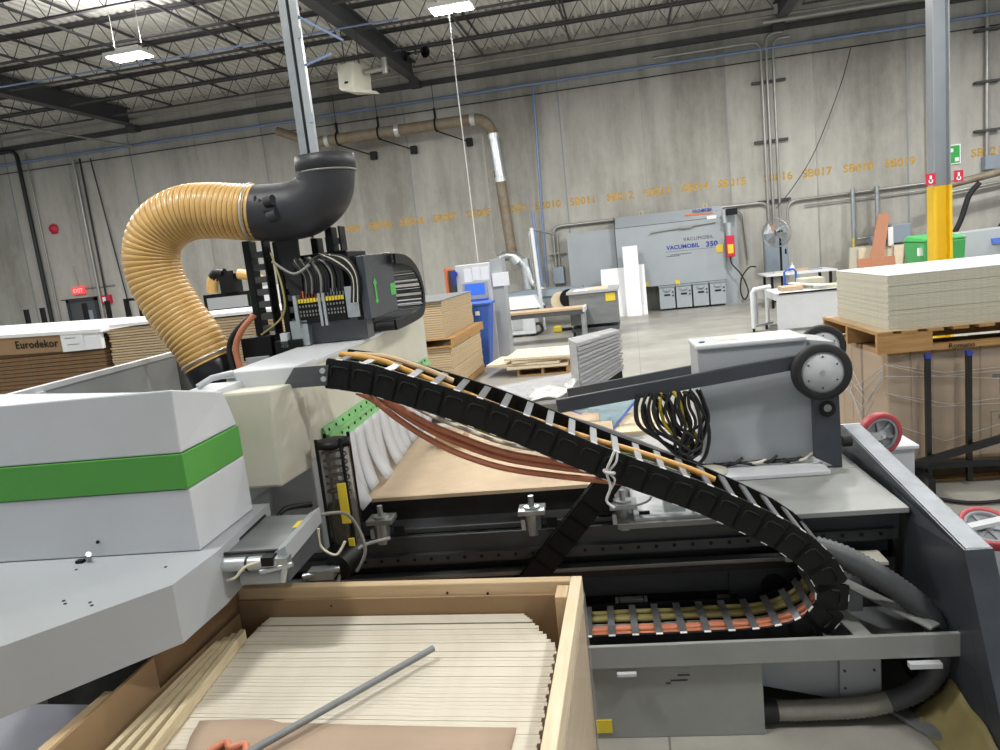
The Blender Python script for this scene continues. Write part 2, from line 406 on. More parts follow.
part(e, 'lettering', text_mb(MB(), 'EXIT', (-18.97, YW - .123, 2.39), (1, 0, 0), (0, 0, 1), .19, 'sign_white', bold=.004))
part(e, 'conduit', MB('conduit').cyl((-18.8, YW - .04, 2.58), (-18.85, YW - .04, 3.3), .02).cyl((-18.55, YW - .04, 2.5), (-17.4, YW - .04, 2.5), .02))
fr_ = thing('fire_alarm', 'small red and white fire alarm beside the exit door', 'alarm', (-17.75, YW - .1, 2.05))
part(fr_, 'housing', MB('sign_red').box(-18.05, -17.6, YW - .12, YW, 1.92, 2.2)); part(fr_, 'strobe', MB('sign_white').box(-17.86, -17.76, YW - .16, YW - .12, 1.98, 2.14))
hb = thing('fire_bell', 'red fire bell high on the wall near the edge of the exit door bay', 'bell', (-19.3, YW - .1, 4.6))
part(hb, 'gong', MB('sign_red').lathe([(0, .12), (.12, .1), (.17, 0)], (-19.3, YW - .03, 4.62), (0, -1, 0), 16)); part(hb, 'back_box', MB('sign_red').box(-19.42, -19.18, YW - .05, YW, 4.45, 4.75))

# stencilled bay numbers
nm = 4
for x in (-8.75, -7.7, -6.65, -5.58, -4.5, -3.45, -2.36, -1.3, -.2, .87, 1.95, 2.99, 4.25, 5.3, 6.38, 7.47, 8.55, 9.64):
    t = MB(); text_mb(t, 'SB%03d' % nm, (x, YW - .004, 3.33), (1, 0, 0), (0, 0, 1), .3, 'stencil', .002, 1.05, 'CENTER', .008)
    part(wall, 'stencil_number', t); nm += 1

# high bay lamps hung from the joists
def lamp(x, y, label, power=1.0):
    z = 6.78
    t = thing('high_bay_lamp', label, 'lamp', (x, y, z), group='high bay lamps')
    part(t, 'housing', MB('lamp_body').box(x - .42, x + .42, y - .27, y + .27, z + .02, z + .09).box(x - .25, x + .25, y - .08, y + .08, z + .09, z + .2), .01)
    for s in (-1, 1): part(t, 'diffuser', MB('lamp_glow').box(x + s * .21 - .17, x + s * .21 + .17, y - .2, y + .2, z, z + .02))
    part(t, 'hanger', MB('wire_grey').cyl((x - .3, y, z + .1), (x - .3, y, 8.0), .008, n=5).cyl((x + .3, y, z + .1), (x + .3, y, 8.0), .008, n=5))
    li = bpy.data.lights.new('lamp_light', 'AREA'); li.shape = 'RECTANGLE'; li.size = .8; li.size_y = .5; li.energy = LAMP_W * power; li.color = (1.0, .985, .95)
    lo = bpy.data.objects.new('lamp_light', li); COL.objects.link(lo); lo.parent = t; lo.location = (0, 0, -.03)
    l2 = bpy.data.lights.new('deck_fill_light', 'AREA'); l2.shape = 'RECTANGLE'; l2.size = .8; l2.size_y = .5; l2.energy = LAMP_W * .16 * power; l2.color = li.color  # upward area light added to brighten the roof deck
    lu = bpy.data.objects.new('deck_fill_light', l2); COL.objects.link(lu); lu.parent = t; lu.location = (0, 0, .24); lu.rotation_euler = (pi, 0, 0)
for x, y, lb in ((-9.55, 14.1, 'bright twin panel high bay lamp over the yellow duct'), (-3.0, 14.6, 'bright twin panel high bay lamp above the hanging cord')):
    lamp(x, y, lb)
for i, (x, y) in enumerate(((3.6, 16.4), (10.2, 16.8), (-16.4, 14.6), (-9.5, 7.8), (-3.0, 7.8), (3.6, 8.6), (10.2, 8.6), (-9.5, 1.3), (-3.0, 1.3), (3.6, 1.3), (10, 1.3))):
    lamp(x, y, 'twin panel high bay lamp of the same rows, out of the picture above', 1.0 if y > 10 else .72 if y > 5 else .46)
# ================================================================ ALONG THE BACK WALL
# unit heater
h = thing('unit_heater', 'beige unit heater hanging from the roof beside the dark girder', 'heater', (-6.0, 17.2, 6.1))
part(h, 'cabinet', MB('machine_cream').hexa([(-6.32, 16.9, 6.25), (-5.95, 16.8, 6.15), (-5.72, 17.5, 6.15), (-6.2, 17.6, 6.25)], [(-6.3, 16.9, 6.78), (-5.86, 16.8, 6.78), (-5.7, 17.5, 6.78), (-6.2, 17.6, 6.78)]), .03)
part(h, 'hood', MB('machine_cream').hexa([(-6.25, 16.85, 6.2), (-5.9, 16.75, 6.1), (-5.5, 17.4, 6.12), (-6.1, 17.5, 6.2)], [(-6.3, 16.85, 6.28), (-5.93, 16.78, 6.2), (-5.6, 17.4, 6.2), (-6.15, 17.5, 6.28)]))
part(h, 'louvre', MB('black_plastic').box(-6.13, -6.05, 16.81, 16.86, 6.33, 6.37))
part(h, 'hanger', MB('steel_dark').cyl((-6.2, 17.2, 6.75), (-6.2, 17.2, 8), .015, n=6).cyl((-5.85, 17.2, 6.75), (-5.85, 17.2, 8), .015, n=6))
part(h, 'flue', MB('conduit').cyl((-5.75, 17.2, 6.6), (-5.25, 17.2, 6.62), .06).cyl((-5.25, 17.2, 6.5), (-5.25, 17.2, 6.85), .07))
sp = thing('horn_speaker', 'small dark twin loudspeaker under the roof beside the girder', 'speaker', (-6.6, 18.5, 7.4))
for s in (-1, 1): part(sp, 'horn', MB('black_plastic').lathe([(.03, 0), (.06, .1), (.14, .2)], (-5.0 + s * .14, 19.2, 7.4), (s * .7, -.6, -.3), 14))
part(sp, 'bracket', MB('steel_dark').bar((-5.0, 19.2, 7.35), (-5.0, 19.2, 7.55), .05, .05).bar((-5.2, 19.2, 7.4), (-4.8, 19.2, 7.4), .04, .04))
pipe('hanging_cord', 'thin white cord hanging from the lamp down to the control cabinet', 'cord', [(-3.0, 14.3, 6.7), (-3.0, 14.3, 5.2), (-2.98, 14.3, 3.6), (-2.97, 14.3, 2.0)], .011, 'rope_white', 6)
pipe('wall_line', 'dark cable hanging diagonally across the wall beside the conduit trio', 'cable', spline([(6.2, 22.3, 6.55), (5.9, 22.3, 5.6), (5.2, 22.3, 4.0), (4.6, 22.3, 3.1), (4.1, 22.3, 2.55)], 5), .012, 'wire_black', 5)
# overhead dust pipe
dp = thing('dust_pipe', 'rusty dust extraction pipe hung on the wall and turning down to the floor machines', 'duct', (-5.5, 21.9, 6.0))
P = [V(-8.9, 21.7, 6.03), V(-4.2, 21.7, 6.03)]
part(dp, 'horizontal_run', MB('duct_dusty').tube(P, .16, 16))
el = [V(-4.2 + .55 * sin(t * pi / 12), 21.7, 5.48 + .55 * cos(t * pi / 12)) for t in range(7)]
part(dp, 'elbow', MB('duct_dusty').tube(el, .16, 16))
part(dp, 'down_run', MB('duct_dusty').cyl((-3.65, 21.7, 5.48), (-3.45, 21.7, 1.9), .155))
part(dp, 'upper_sleeve', MB('galv_bright').cyl((-3.65, 21.7, 5.5), (-3.58, 21.7, 4.3), .158))
for p, q in (((-4.27, 21.7, 6.03), (-4.13, 21.7, 6.03)), ((-6.55, 21.7, 6.03), (-6.42, 21.7, 6.03)), ((-8.75, 21.7, 6.03), (-8.62, 21.7, 6.03)), ((-3.652, 21.7, 5.55), (-3.645, 21.7, 5.4)), ((-3.585, 21.7, 4.32), (-3.578, 21.7, 4.18))):
    part(dp, 'clamp_band', MB('galv_bright').cyl(p, q, .185))
for x in (-8.35, -7.05, -5.3):
    part(dp, 'hanger_bracket', MB('black_plastic').ring((x, 21.7, 6.03), (1, 0, 0), .19, .025, 16, 6).box(x - .03, x + .03, 21.68, 21.74, 6.2, 6.5).bar((x, 21.7, 5.85), (x + .75, 22.5, 5.55), .03, .03).box(x + .68, x + .86, 22.42, 22.6, 5.42, 5.65).cyl((x, 21.7, 6.5), (x, 21.7, 7.3), .01, n=5))
part(dp, 'branch', MB('duct_dusty').tube(spline([(-8.9, 21.7, 6.03), (-9.3, 21.7, 6.1), (-10.2, 21.6, 6.5)], 5), .13, 12).tube(spline([(-9.0, 21.7, 6.0), (-9.25, 21.7, 5.6), (-9.3, 21.7, 5.2)], 5), .12, 12))
fd = thing('flexible_duct', 'silver flexible duct curling from the control cabinet to the floor machine', 'duct', (-3.2, 21.6, 1.2))
P = spline([(-3.85, 21.6, 1.98), (-3.6, 21.6, 2.05), (-3.3, 21.6, 1.95), (-3.05, 21.55, 1.6), (-2.92, 21.5, 1.15), (-2.5, 21.5, .9)], 9)
part(fd, 'hose', MB('galv').tube(P, [.125 + .018 * (i % 2) for i in range(len(P))], 14))
part(fd, 'cuff', MB('galv_bright').cyl((-3.42, 21.6, 2.0), (-3.3, 21.6, 1.8), .17))
part(fd, 'riser', MB('galv').cyl((-3.1, 21.6, 1.9), (-3.05, 21.5, 1.0), .15))
pipe('conduit', 'blue grey conduit standing beside the silver flexible duct', 'conduit', [(-2.72, 21.6, 3.2), (-2.62, 21.6, .3)], .045, 'blue_pipe')
pipe('conduit', 'white conduit bent over at its top beside the silver flexible duct', 'conduit', [(-2.75, 20.9, .3), (-2.8, 20.9, 2.75), (-2.1, 21.6, 2.5)], .032, 'conduit', round_=.25)
bxs = thing('switch_box', 'small grey switch box on the wall behind the floor machine', 'box', (-2.2, 22.5, 1.4))
part(bxs, 'housing', MB('box_grey').box(-2.37, -2.05, 22.35, 22.58, 1.05, 1.55), .01)
part(bxs, 'conduit', MB('conduit').cyl((-2.28, 22.5, 1.55), (-2.28, 22.5, 2.7), .03).cyl((-2.16, 22.5, 1.55), (-2.16, 22.5, 2.6), .03).bar((-2.45, 22.5, 1.95), (-1.95, 22.5, 1.97), .05, .04))
pipe('conduit', 'grey conduit run along the wall above the big grey vacuum unit', 'conduit', [(-2.28, 22.5, 1.6), (-2.28, 22.5, 2.76), (3.95, 22.5, 2.76), (3.95, 22.5, 1.9)], .045, 'conduit', round_=.3)
pipe('conduit', 'second grey conduit bent down behind the big grey vacuum unit', 'conduit', [(1.0, 22.42, 2.45), (1.05, 22.42, 2.64), (3.2, 22.42, 2.64), (3.3, 22.42, 1.2)], .03, 'conduit', round_=.25)
# conduits in threes up the wall
for i, (x, xt) in enumerate(((3.92, 3.4), (4.06, 4.5), (4.24, 4.7))):
    pipe('conduit', 'tall grey conduit above the blue grey electrical panel, %s of three' % ('first', 'second', 'third')[i], 'conduit', [(xt if i else 1.0, 22.45, (7.1, 7.27, 7.12)[i]), (x, 22.45, (7.1, 7.27, 7.12)[i]), (x, 22.45, 2.0)], .04, 'conduit', round_=.25)
for z in (6.0, 4.4, 2.75): solo('strut_channel', 'short dark strut clamping the tall conduit trio to the wall', 'strut', MB('steel_dark').box(3.65, 4.55, 22.47, 22.58, z, z + .07), (4.1, 22.5, z), group='conduit struts')
pipe('conduit', 'tall thin conduit on the bare wall between the stencilled numbers', 'conduit', [(5.2, 22.5, 7.0), (8.15, 22.5, 6.95), (8.15, 22.5, 1.9)], .025, 'conduit', round_=.2)
pipe('conduit', 'tall pale conduit on the wall beyond the yellow based column', 'conduit', [(9.6, 22.5, 7.3), (9.6, 22.5, 3.3)], .05, 'conduit')
for z in (5.2, 3.95, 6.5): solo('strut_channel', 'short dark strut holding the pale conduit beyond the yellow based column', 'strut', MB('steel_dark').box(9.3, 9.9, 22.4, 22.58, z, z + .06), (9.6, 22.5, z), group='column conduit struts')
solo('junction_box', 'small grey junction box under the pale conduit beyond the column', 'box', MB('box_grey').box(9.5, 9.85, 22.35, 22.6, 2.95, 3.3), (9.6, 22.5, 2.95))
pipe('conduit', 'grey conduit run along the wall from the electrical panel towards the column', 'conduit', [(4.45, 22.5, 2.0), (4.45, 22.5, 2.72), (8.6, 22.5, 2.78)], .04, 'conduit', round_=.3)
pipe('conduit', 'thin lower conduit run under the grey one towards the column', 'conduit', [(4.9, 22.5, 2.55), (8.6, 22.5, 2.6)], .02, 'conduit')
# electrical panel with the drum fan in front of it
ep = thing('electrical_panel', 'blue grey electrical panel on the wall behind the drum fan', 'panel', (4.05, 22.4, .7))
part(ep, 'cabinet', MB('box_grey').box(3.75, 4.4, 22.35, 22.58, .65, 2.02), .01)
part(ep, 'door', MB('box_grey').box(3.78, 4.37, 22.33, 22.36, .7, 1.98)); part(ep, 'latch', MB('black_plastic').box(4.3, 4.34, 22.31, 22.34, 1.25, 1.4))
part(ep, 'warning_tape', MB('ink_orange').box(3.9, 4.25, 22.34, 22.5, 2.0, 2.1))
fn = thing('pedestal_fan', 'grey caged pedestal fan in front of the electrical panel', 'fan', (4.0, 21.35, 0))
fc = V(3.86, 21.2, 1.88); ax = V(-.62, -.78, 0)
cg = MB('cage')
for r_ in (.12, .22, .31, .38): cg.ring(fc + ax * (.16 - .12 * (r_ / .38) ** 2), ax, r_, .006, 24, 5)
cg.ring(fc, ax, .38, .016, 28, 6).ring(fc - ax * .14, ax, .38, .012, 28, 6)
u = ax.cross(V(0, 0, 1)).normalized()
for k in range(20):
    a = 2 * pi * k / 20; dd = u * cos(a) + V(0, 0, 1) * sin(a); cg.tube([fc + ax * .16, fc + dd * .22 + ax * .12, fc + dd * .38, fc + dd * .38 - ax * .14, fc + dd * .1 - ax * .2], .005, 4)
part(fn, 'cage', cg)
bl = MB('galv')
for k in range(4):
    a = k * pi / 2; d1 = u * cos(a) + V(0, 0, 1) * sin(a); d2 = u * cos(a + .9) + V(0, 0, 1) * sin(a + .9)
    bl.add([fc + d1 * .06, fc + d1 * .34 + ax * .03, fc + d2 * .34 - ax * .04, fc + d2 * .06], [(0, 1, 2, 3)])
part(fn, 'blades', bl, solid=.006)
part(fn, 'motor', MB('black_plastic').cyl(fc - ax * .24, fc - ax * .02, .09))
part(fn, 'pole', MB('black_plastic').cyl((4.0, 21.35, 0.05), (4.0, 21.35, 1.75), .03).bar((4.0, 21.35, 1.75), fc - ax * .15, .05, .05))
part(fn, 'base', MB('black_plastic').lathe([(0, .06), (.2, .05), (.28, 0)], (4.0, 21.35, 0), (0, 0, 1), 24))

# vacuum unit
YV = 21.95
v = thing('vacuum_unit', 'large grey vacuum dust unit with blue lettering against the back wall', 'machine', (1.0, YV, 0))
part(v, 'body', MB('vac_grey').box(-.42, 2.62, YV, 22.36, .72, 2.48))
part(v, 'upper_housing', MB('vac_grey_dark').hexa([(-.42, YV, 2.48), (2.62, YV, 2.48), (2.62, 22.36, 2.48), (-.42, 22.36, 2.48)], [(-.4, YV + .12, 2.8), (2.62, YV + .12, 2.8), (2.62, 22.36, 2.8), (-.4, 22.36, 2.8)]))
part(v, 'side_housing', MB('vac_grey').box(-1.85, -.42, YV + .2, 22.36, .1, 2.5))
part(v, 'leg', MB('vac_grey').box(2.45, 2.98, YV + .05, 22.36, 0, 2.7)); part(v, 'leg', MB('vac_grey_dark').box(-.42, .1, YV + .15, 22.36, 0, .72))
part(v, 'seam', MB('ink_dark').box(-.44, -.42, YV - .01, 22.4, .72, 2.8).box(-.42, 2.45, YV - .004, YV + .01, 2.475, 2.49))
part(v, 'pressure_pipe', MB('conduit').tube([(.55, YV - .05, 2.2), (.6, YV - .05, 2.26), (2.4, YV - .05, 2.36)], .018, 6).box(1.4, 1.75, YV - .09, YV, 2.28, 2.36))
lt = MB()
text_mb(lt, 'VACUMOBIL', (1.0, YV - .004, 1.72), (1, 0, 0), (0, 0, 1), .158, 'ink_blue', .002, 1.05, bold=.006)
text_mb(lt, '350', (2.1, YV - .004, 1.7), (1, 0, 0), (0, 0, 1), .2, 'ink_blue', .002, 1.1, bold=.008)
text_mb(lt, 'VACUMOBIL', (1.48, YV - .004, 1.92), (1, 0, 0), (0, 0, 1), .14, 'ink_dark', .002, 1.1)
lt.m('ink_dark').box(.95, 2.3, YV - .006, YV, 1.655, 1.662).box(.98, 1.35, YV - .006, YV, 1.52, 1.535).box(1.1, 1.7, YV - .006, YV, 1.56, 1.575)
part(v, 'lettering', lt, label='dark blue machine lettering')
l2 = MB('ink_orange').add([(1.55, YV + .03, 2.62), (2.35, YV + .03, 2.6), (2.35, YV + .03, 2.64), (1.6, YV + .03, 2.67)], [(0, 1, 2, 3)])
text_mb(l2, 'VACUMOBIL', (1.78, YV + .02, 2.7), (1, 0, 0), (0, 0, 1), .1, 'ink_blue', .002, 1.0, bold=.004)
part(v, 'badge', l2, label='small blue badge over an orange streak')
part(v, 'sticker', MB('sign_white').box(2.17, 2.43, YV - .01, YV, 2.46, 2.55)); part(v, 'sticker', MB('yellow_label').box(2.38, 2.56, YV - .012, YV, 1.5, 1.72))
part(v, 'sticker', MB('yellow_label').box(1.18, 1.3, YV - .012, YV, .72, .84)); part(v, 'sticker', MB('yellow_label').box(.3, .42, YV - .012, YV, .74, .86))
for x in (.35, 2.15): part(v, 'lifting_eye', MB('pine').ring((x, YV + .2, 2.84), (0, 1, 0), .06, .018, 14, 5))
for i in range(4):
    x = .70 + i * .472
    t = thing('dust_bin', 'grey wheeled dust bin below the vacuum unit, %s from the white panels' % ('first', 'second', 'third', 'fourth')[i], 'bin', (x + .215, 21.75, 0), group='dust bins under the vacuum unit')
    part(t, 'body', MB('vac_grey').box(x, x + .43, 21.72, 22.2, .05, .66), .01)
    part(t, 'lid', MB('vac_grey_dark').box(x - .015, x + .445, 21.7, 22.22, .66, .71), .01)
    part(t, 'handle', MB('vac_grey_dark').tube([(x + .1, 21.72, .62), (x + .16, 21.69, .56), (x + .27, 21.69, .56), (x + .33, 21.72, .62)], .015, 6))
    part(t, 'name_plate', MB('ink_black').box(x + .13, x + .3, 21.71, 21.72, .42, .47))
    part(t, 'lock', MB('black_plastic').box(x + .36, x + .4, 21.705, 21.72, .5, .54).box(x + .36, x + .4, 21.705, 21.72, .4, .44))
    for k in range(4): part(t, 'caster', MB('black_rubber').cyl((x + (.05 if k % 2 else .36), 21.78 if k < 2 else 22.1, .03), (x + (.08 if k % 2 else .39), 21.78 if k < 2 else 22.1, .03), .03, n=10))
sg = thing('suction_motor', 'red and yellow labelled fire suppression canister beside the vacuum unit', 'canister', (2.72, 21.7, 1.3))
part(sg, 'canister', MB('sign_red').box(2.62, 2.84, 21.6, 21.85, 1.35, 1.95), .02); part(sg, 'label_plate', MB('yellow_label').box(2.65, 2.8, 21.59, 21.6, 1.45, 1.7), label='yellow label')
part(sg, 'cap', MB('galv_bright').cyl((2.73, 21.72, 1.95), (2.73, 21.72, 2.3), .08)); part(sg, 'valve', MB('black_plastic').box(2.68, 2.96, 21.6, 21.85, 2.5, 2.68).m('galv_bright').cyl((2.62, 21.72, 2.3), (2.62, 21.72, 2.65), .06))
part(sg, 'hose', MB('black_rubber').tube(spline([(2.72, 21.7, 1.35), (2.75, 21.7, 1.15), (3.0, 21.7, .8), (3.15, 21.7, .35), (3.05, 21.7, .12), (2.95, 21.7, .3), (2.98, 21.7, .7), (3.2, 21.7, 1.0), (3.4, 21.7, 1.0)], 6), .02, 6))
# leaning white panels
for lb, x0, x1, z1, yb, yt in (('wide white panel leaning on the vacuum unit behind the tall one', -.92, -.2, 1.36, 21.2, 21.75), ('short white panel leaning on the vacuum unit beside the dust bins', .1, .33, 1.4, 21.15, 21.7), ('tall narrow white panel leaning in front of two shorter ones', -.25, .17, 1.95, 21.0, 21.6)):
    solo('white_board', lb, 'panel', MB('white_melamine').hexa([(x0, yb, 0), (x1, yb, 0), (x1, yb + .018, 0), (x0, yb + .018, 0)], [(x0, yt, z1), (x1, yt, z1), (x1, yt + .018, z1), (x0, yt + .018, z1)]), (x0, yb, 0))

# column
cx, cy = 4.45, 11.9
c = thing('steel_column', 'grey steel column with a bright yellow painted base', 'column', (cx, cy, 0))
for nm_, mt, z0, z1, e in (('upper_shaft', 'col_grey', 2.35, 7.5, 0), ('yellow_guard', 'col_yellow', 0, 2.4, .012)):
    m = MB(mt)
    m.box(cx - .11 - e, cx - .095 + e, cy - .12 - e, cy + .12 + e, z0, z1).box(cx + .095 - e, cx + .11 + e, cy - .12 - e, cy + .12 + e, z0, z1).box(cx - .1, cx + .1, cy - .01 - e, cy + .01 + e, z0, z1)
    part(c, nm_, m, label='bright yellow painted base' if e else None)
part(c, 'base_plate', MB('col_grey').box(cx - .25, cx + .25, cy - .25, cy + .25, 0, .02))
part(c, 'cap_plate', MB('col_grey').box(cx - .25, cx + .25, cy - .2, cy + .2, 7.47, 7.5))
ex = thing('extinguisher_sign', 'red fire extinguisher sign wrapped around the yellow based column', 'sign', (cx, cy - .2, 2.5))
part(ex, 'sign_plate', MB('sign_red').box(cx - .25, cx - .12, cy - .2, cy - .19, 2.42, 2.58)); part(ex, 'sign_plate', MB('sign_red').box(cx + .12, cx + .24, cy - .2, cy - .19, 2.42, 2.58))
for x in (cx - .185, cx + .18): part(ex, 'symbol', MB('sign_white').cyl((x, cy - .205, 2.47), (x, cy - .2, 2.47), .03).box(x - .012, x + .012, cy - .205, cy - .2, 2.46, 2.55))
gs = thing('assembly_sign', 'green and white first aid sign on the wall right beside the column', 'sign', (8.7, 22.5, 3.2))
part(gs, 'plate', MB('sign_white').box(8.5, 8.98, 22.55, 22.59, 3.2, 3.72)); part(gs, 'green_field', MB('sign_green').box(8.53, 8.95, 22.545, 22.55, 3.23, 3.69))
sy = MB('sign_white').box(8.69, 8.79, 22.54, 22.545, 3.52, 3.62)
for x, z in ((8.6, 3.32), (8.88, 3.32)): sy.box(x - .05, x + .05, 22.54, 22.545, z - .05, z + .05)
part(gs, 'symbol', sy)
pipe('dust_pipe', 'dusty pipe coming out from behind the column head high along the wall', 'duct', [(8.2, 21.6, 2.62), (13, 21.6, 3.35)], .1, 'duct_dusty', 12)
pipe('conduit', 'grey conduit pair below the dusty pipe beyond the column', 'conduit', [(8.6, 22.4, 2.45), (13, 22.4, 2.9)], .05, 'conduit')
pipe('black_hose', 'black hose dropping from the dusty pipe behind the column', 'hose', spline([(9.0, 21.5, 2.6), (8.75, 21.5, 2.3), (8.55, 21.5, 1.7), (8.3, 21.5, 1.2)], 5), .07, 'black_rubber', 10)
pipe('black_hose', 'black hose hanging over the grey machine at the picture edge', 'hose', spline([(9.9, 21.2, 2.3), (9.75, 21.2, 1.9), (9.45, 21.2, 1.55), (9.3, 21.2, 1.3)], 5), .07, 'black_rubber', 10)
# grey machine with a blue stripe, behind the column
gm = thing('edge_machine', 'long grey machine with a blue stripe beyond the yellow column', 'machine', (9, 17, 0))
part(gm, 'hood', MB('vac_grey').hexa([(6.6, 17, 1.0), (11, 16.9, 1.0), (11, 18, 1.0), (6.6, 18, 1.0)], [(6.6, 17.1, 1.5), (11, 17.0, 1.62), (11, 18, 1.62), (6.6, 18, 1.5)]))
part(gm, 'stripe', MB('bin_blue').hexa([(7.35, 16.97, 1.22), (11, 16.88, 1.22), (11, 16.99, 1.22), (7.35, 17.06, 1.22)], [(7.35, 17.0, 1.34), (11, 16.92, 1.36), (11, 17.0, 1.36), (7.35, 17.06, 1.34)]), label='blue stripe')
part(gm, 'gap', MB('black_void').box(6.6, 11, 17.15, 17.9, .9, 1.0)); part(gm, 'base', MB('vac_grey_dark').box(6.6, 11, 17.05, 18, 0, .9))
gb = thing('waste_bin', 'green plastic waste container behind the yellow column base', 'bin', (6.1, 16, 0))
part(gb, 'body', MB('bin_green').hexa([(5.65, 15.7, .15), (6.25, 15.7, .15), (6.25, 16.6, .15), (5.65, 16.6, .15)], [(5.55, 15.6, 1.46), (6.3, 15.6, 1.46), (6.3, 16.7, 1.46), (5.55, 16.7, 1.46)]), .03)
part(gb, 'lid', MB('bin_green').hexa([(5.53, 15.58, 1.46), (6.32, 15.58, 1.46), (6.32, 16.72, 1.46), (5.53, 16.72, 1.46)], [(5.57, 15.62, 1.53), (6.28, 15.62, 1.53), (6.28, 16.6, 1.58), (5.57, 16.6, 1.58)]), .03)
part(gb, 'trunnion', MB('sign_white').box(5.5, 5.57, 15.7, 15.8, 1.2, 1.35))
for k in range(4): part(gb, 'caster', MB('black_rubber').cyl((5.96 if k % 2 else 6.28, 15.8 if k < 2 else 16.5, .08), (6.02 if k % 2 else 6.34, 15.8 if k < 2 else 16.5, .08), .08))
mb_ = thing('motor_box', 'grey motor box on the wall above the green container', 'box', (7.2, 22.3, 1.4))
part(mb_, 'housing', MB('box_grey').box(7.05, 7.55, 22.1, 22.55, 1.25, 1.75), .02); part(mb_, 'motor', MB('box_grey').cyl((6.55, 22.3, 1.35), (7.05, 22.3, 1.4), .15)); part(mb_, 'guard', MB('sign_white').box(6.95, 7.08, 22.05, 22.3, 1.2, 1.7))
# pipe stand and leaning boards
for x, lb in ((6.15, 'galvanised pipe post on the wall beside the leaning plywood'), (6.78, 'galvanised pipe post on the wall behind the reddish board')):
    pipe('pipe_post', lb, 'pipe', [(x, 22.35, 1.2), (x, 22.35, 2.85)], .06, 'galv')
pipe('conduit', 'thin conduit curving between the two galvanised pipe posts', 'conduit', [(6.2, 22.4, 1.6), (6.25, 22.4, 1.45), (6.9, 22.4, 1.5), (7.0, 22.4, 1.5)], .03, 'conduit')
pipe('yellow_tube', 'short yellow gas tube below the first galvanised post', 'tube', [(6.12, 22.3, 1.5), (6.12, 22.3, .0)], .03, 'yellow_label')
def lean(name, lb, mt, bx0, bx1, tx0, tx1, zb, zt, yb, yt, th=.02):
    solo(name, lb, 'board', MB(mt).hexa([(bx0, yb, zb), (bx1, yb, zb), (bx1, yb + th, zb), (bx0, yb + th, zb)], [(tx0, yt, zt), (tx1, yt, zt), (tx1, yt + th, zt), (tx0, yt + th, zt)]), (bx0, yb, zb))
lean('plywood_sheet', 'pale sheet leaning on the wall behind the other boards', 'board_edge', 5.85, 7.0, 6.0, 7.0, 0, 1.25, 21.95, 22.22)
lean('plywood_sheet', 'yellowish plywood sheet leaning on the wall beside the reddish board', 'ply', 6.15, 7.6, 6.2, 7.25, .0, 1.2, 21.85, 22.15)
lean('cherry_board', 'tall reddish wooden board leaning at a slant against the wall', 'cherry', 6.1, 6.5, 6.75, 7.05, .0, 2.08, 21.45, 22.2)
lean('cherry_board', 'low reddish board lying against the plywood', 'cherry', 5.9, 6.9, 5.95, 6.9, .0, .95, 21.2, 21.4)
lean('particle_board', 'narrow pale board leaning beside the reddish slanted one', 'ply', 6.95, 7.15, 7.1, 7.35, 0, 1.2, 21.7, 22.05)
lean('particle_board', 'dark brown narrow board leaning in front of the motor box', 'chip_brown', 7.2, 7.45, 7.36, 7.6, 0, 1.2, 21.5, 21.95)
# benches by the fan
bt = thing('work_table', 'white topped work table with dark legs beneath the fan', 'table', (4.2, 20.2, 0))
part(bt, 'tabletop', MB('paint_white').box(3.3, 5.0, 19.6, 20.9, .82, .86))
for x, y in ((3.45, 19.7), (4.85, 19.7), (3.45, 20.8), (4.85, 20.8)): part(bt, 'leg', MB('black_plastic').box(x - .03, x + .03, y - .03, y + .03, 0, .82))
ct = thing('glue_bottle', 'small white bottle on the white topped table', 'bottle', (4.05, 20.2, .86)); part(ct, 'body', MB('paint_white').lathe([(0, 0), (.06, 0), (.06, .12), (.02, .17)], (4.05, 20.2, .86), n=12)); part(ct, 'nozzle', MB('paint_white').cyl((4.05, 20.2, 1.03), (4.05, 20.2, 1.12), .015, .006, 8))
for i, (x, y, w_, d_, h_, mt, lb) in enumerate(((4.25, 20.4, .5, .35, .05, 'chip_face', 'thin brown board offcut on the white topped table beside the bottle'), (3.75, 20.2, .35, .25, .04, 'board_edge', 'pale board offcut on the white topped table near the fan'), (4.6, 20.2, .3, .3, .03, 'box_grey', 'grey offcut on the end of the white topped table'))):
    solo('board_offcut', lb, 'offcut', MB(mt).box(x - w_ / 2, x + w_ / 2, y - d_ / 2, y + d_ / 2, .86, .86 + h_), (x, y, .86))
bcx = thing('step_stool', 'small blue tubular frame standing between the two work tables', 'stool', (3.45, 17.6, 0))
part(bcx, 'frame', MB('bin_blue').tube([(3.35, 17.6, 0), (3.35, 17.6, 1.02), (3.42, 17.6, 1.08), (3.55, 17.6, 1.08), (3.6, 17.6, 1.02), (3.6, 17.6, 0)], .025, 8)); part(bcx, 'rung', MB('bin_blue').cyl((3.35, 17.6, .75), (3.6, 17.6, .75), .02))
wt = thing('panel_table', 'white panel bench with open knee space and offcuts on top', 'table', (3.2, 15.7, 0))
part(wt, 'tabletop', MB('paint_white').box(2.72, 4.5, 15.2, 16.5, .74, .765)); part(wt, 'edge_band', MB('black_plastic').box(2.78, 4.5, 15.19, 15.21, .735, .768))
part(wt, 'front_panel', MB('paint_white').box(2.86, 4.5, 15.22, 15.26, .05, .74)); part(wt, 'side_panel', MB('paint_white').box(2.72, 2.76, 16.2, 16.5, 0, .74)); part(wt, 'side_panel', MB('paint_white').box(2.74, 2.86, 15.22, 15.28, 0, .74)); part(wt, 'rail', MB('paint_white').box(2.72, 2.76, 15.28, 16.2, .62, .74))
part(wt, 'back_panel', MB('paint_white').box(3.9, 3.94, 15.25, 16.45, .05, .74))
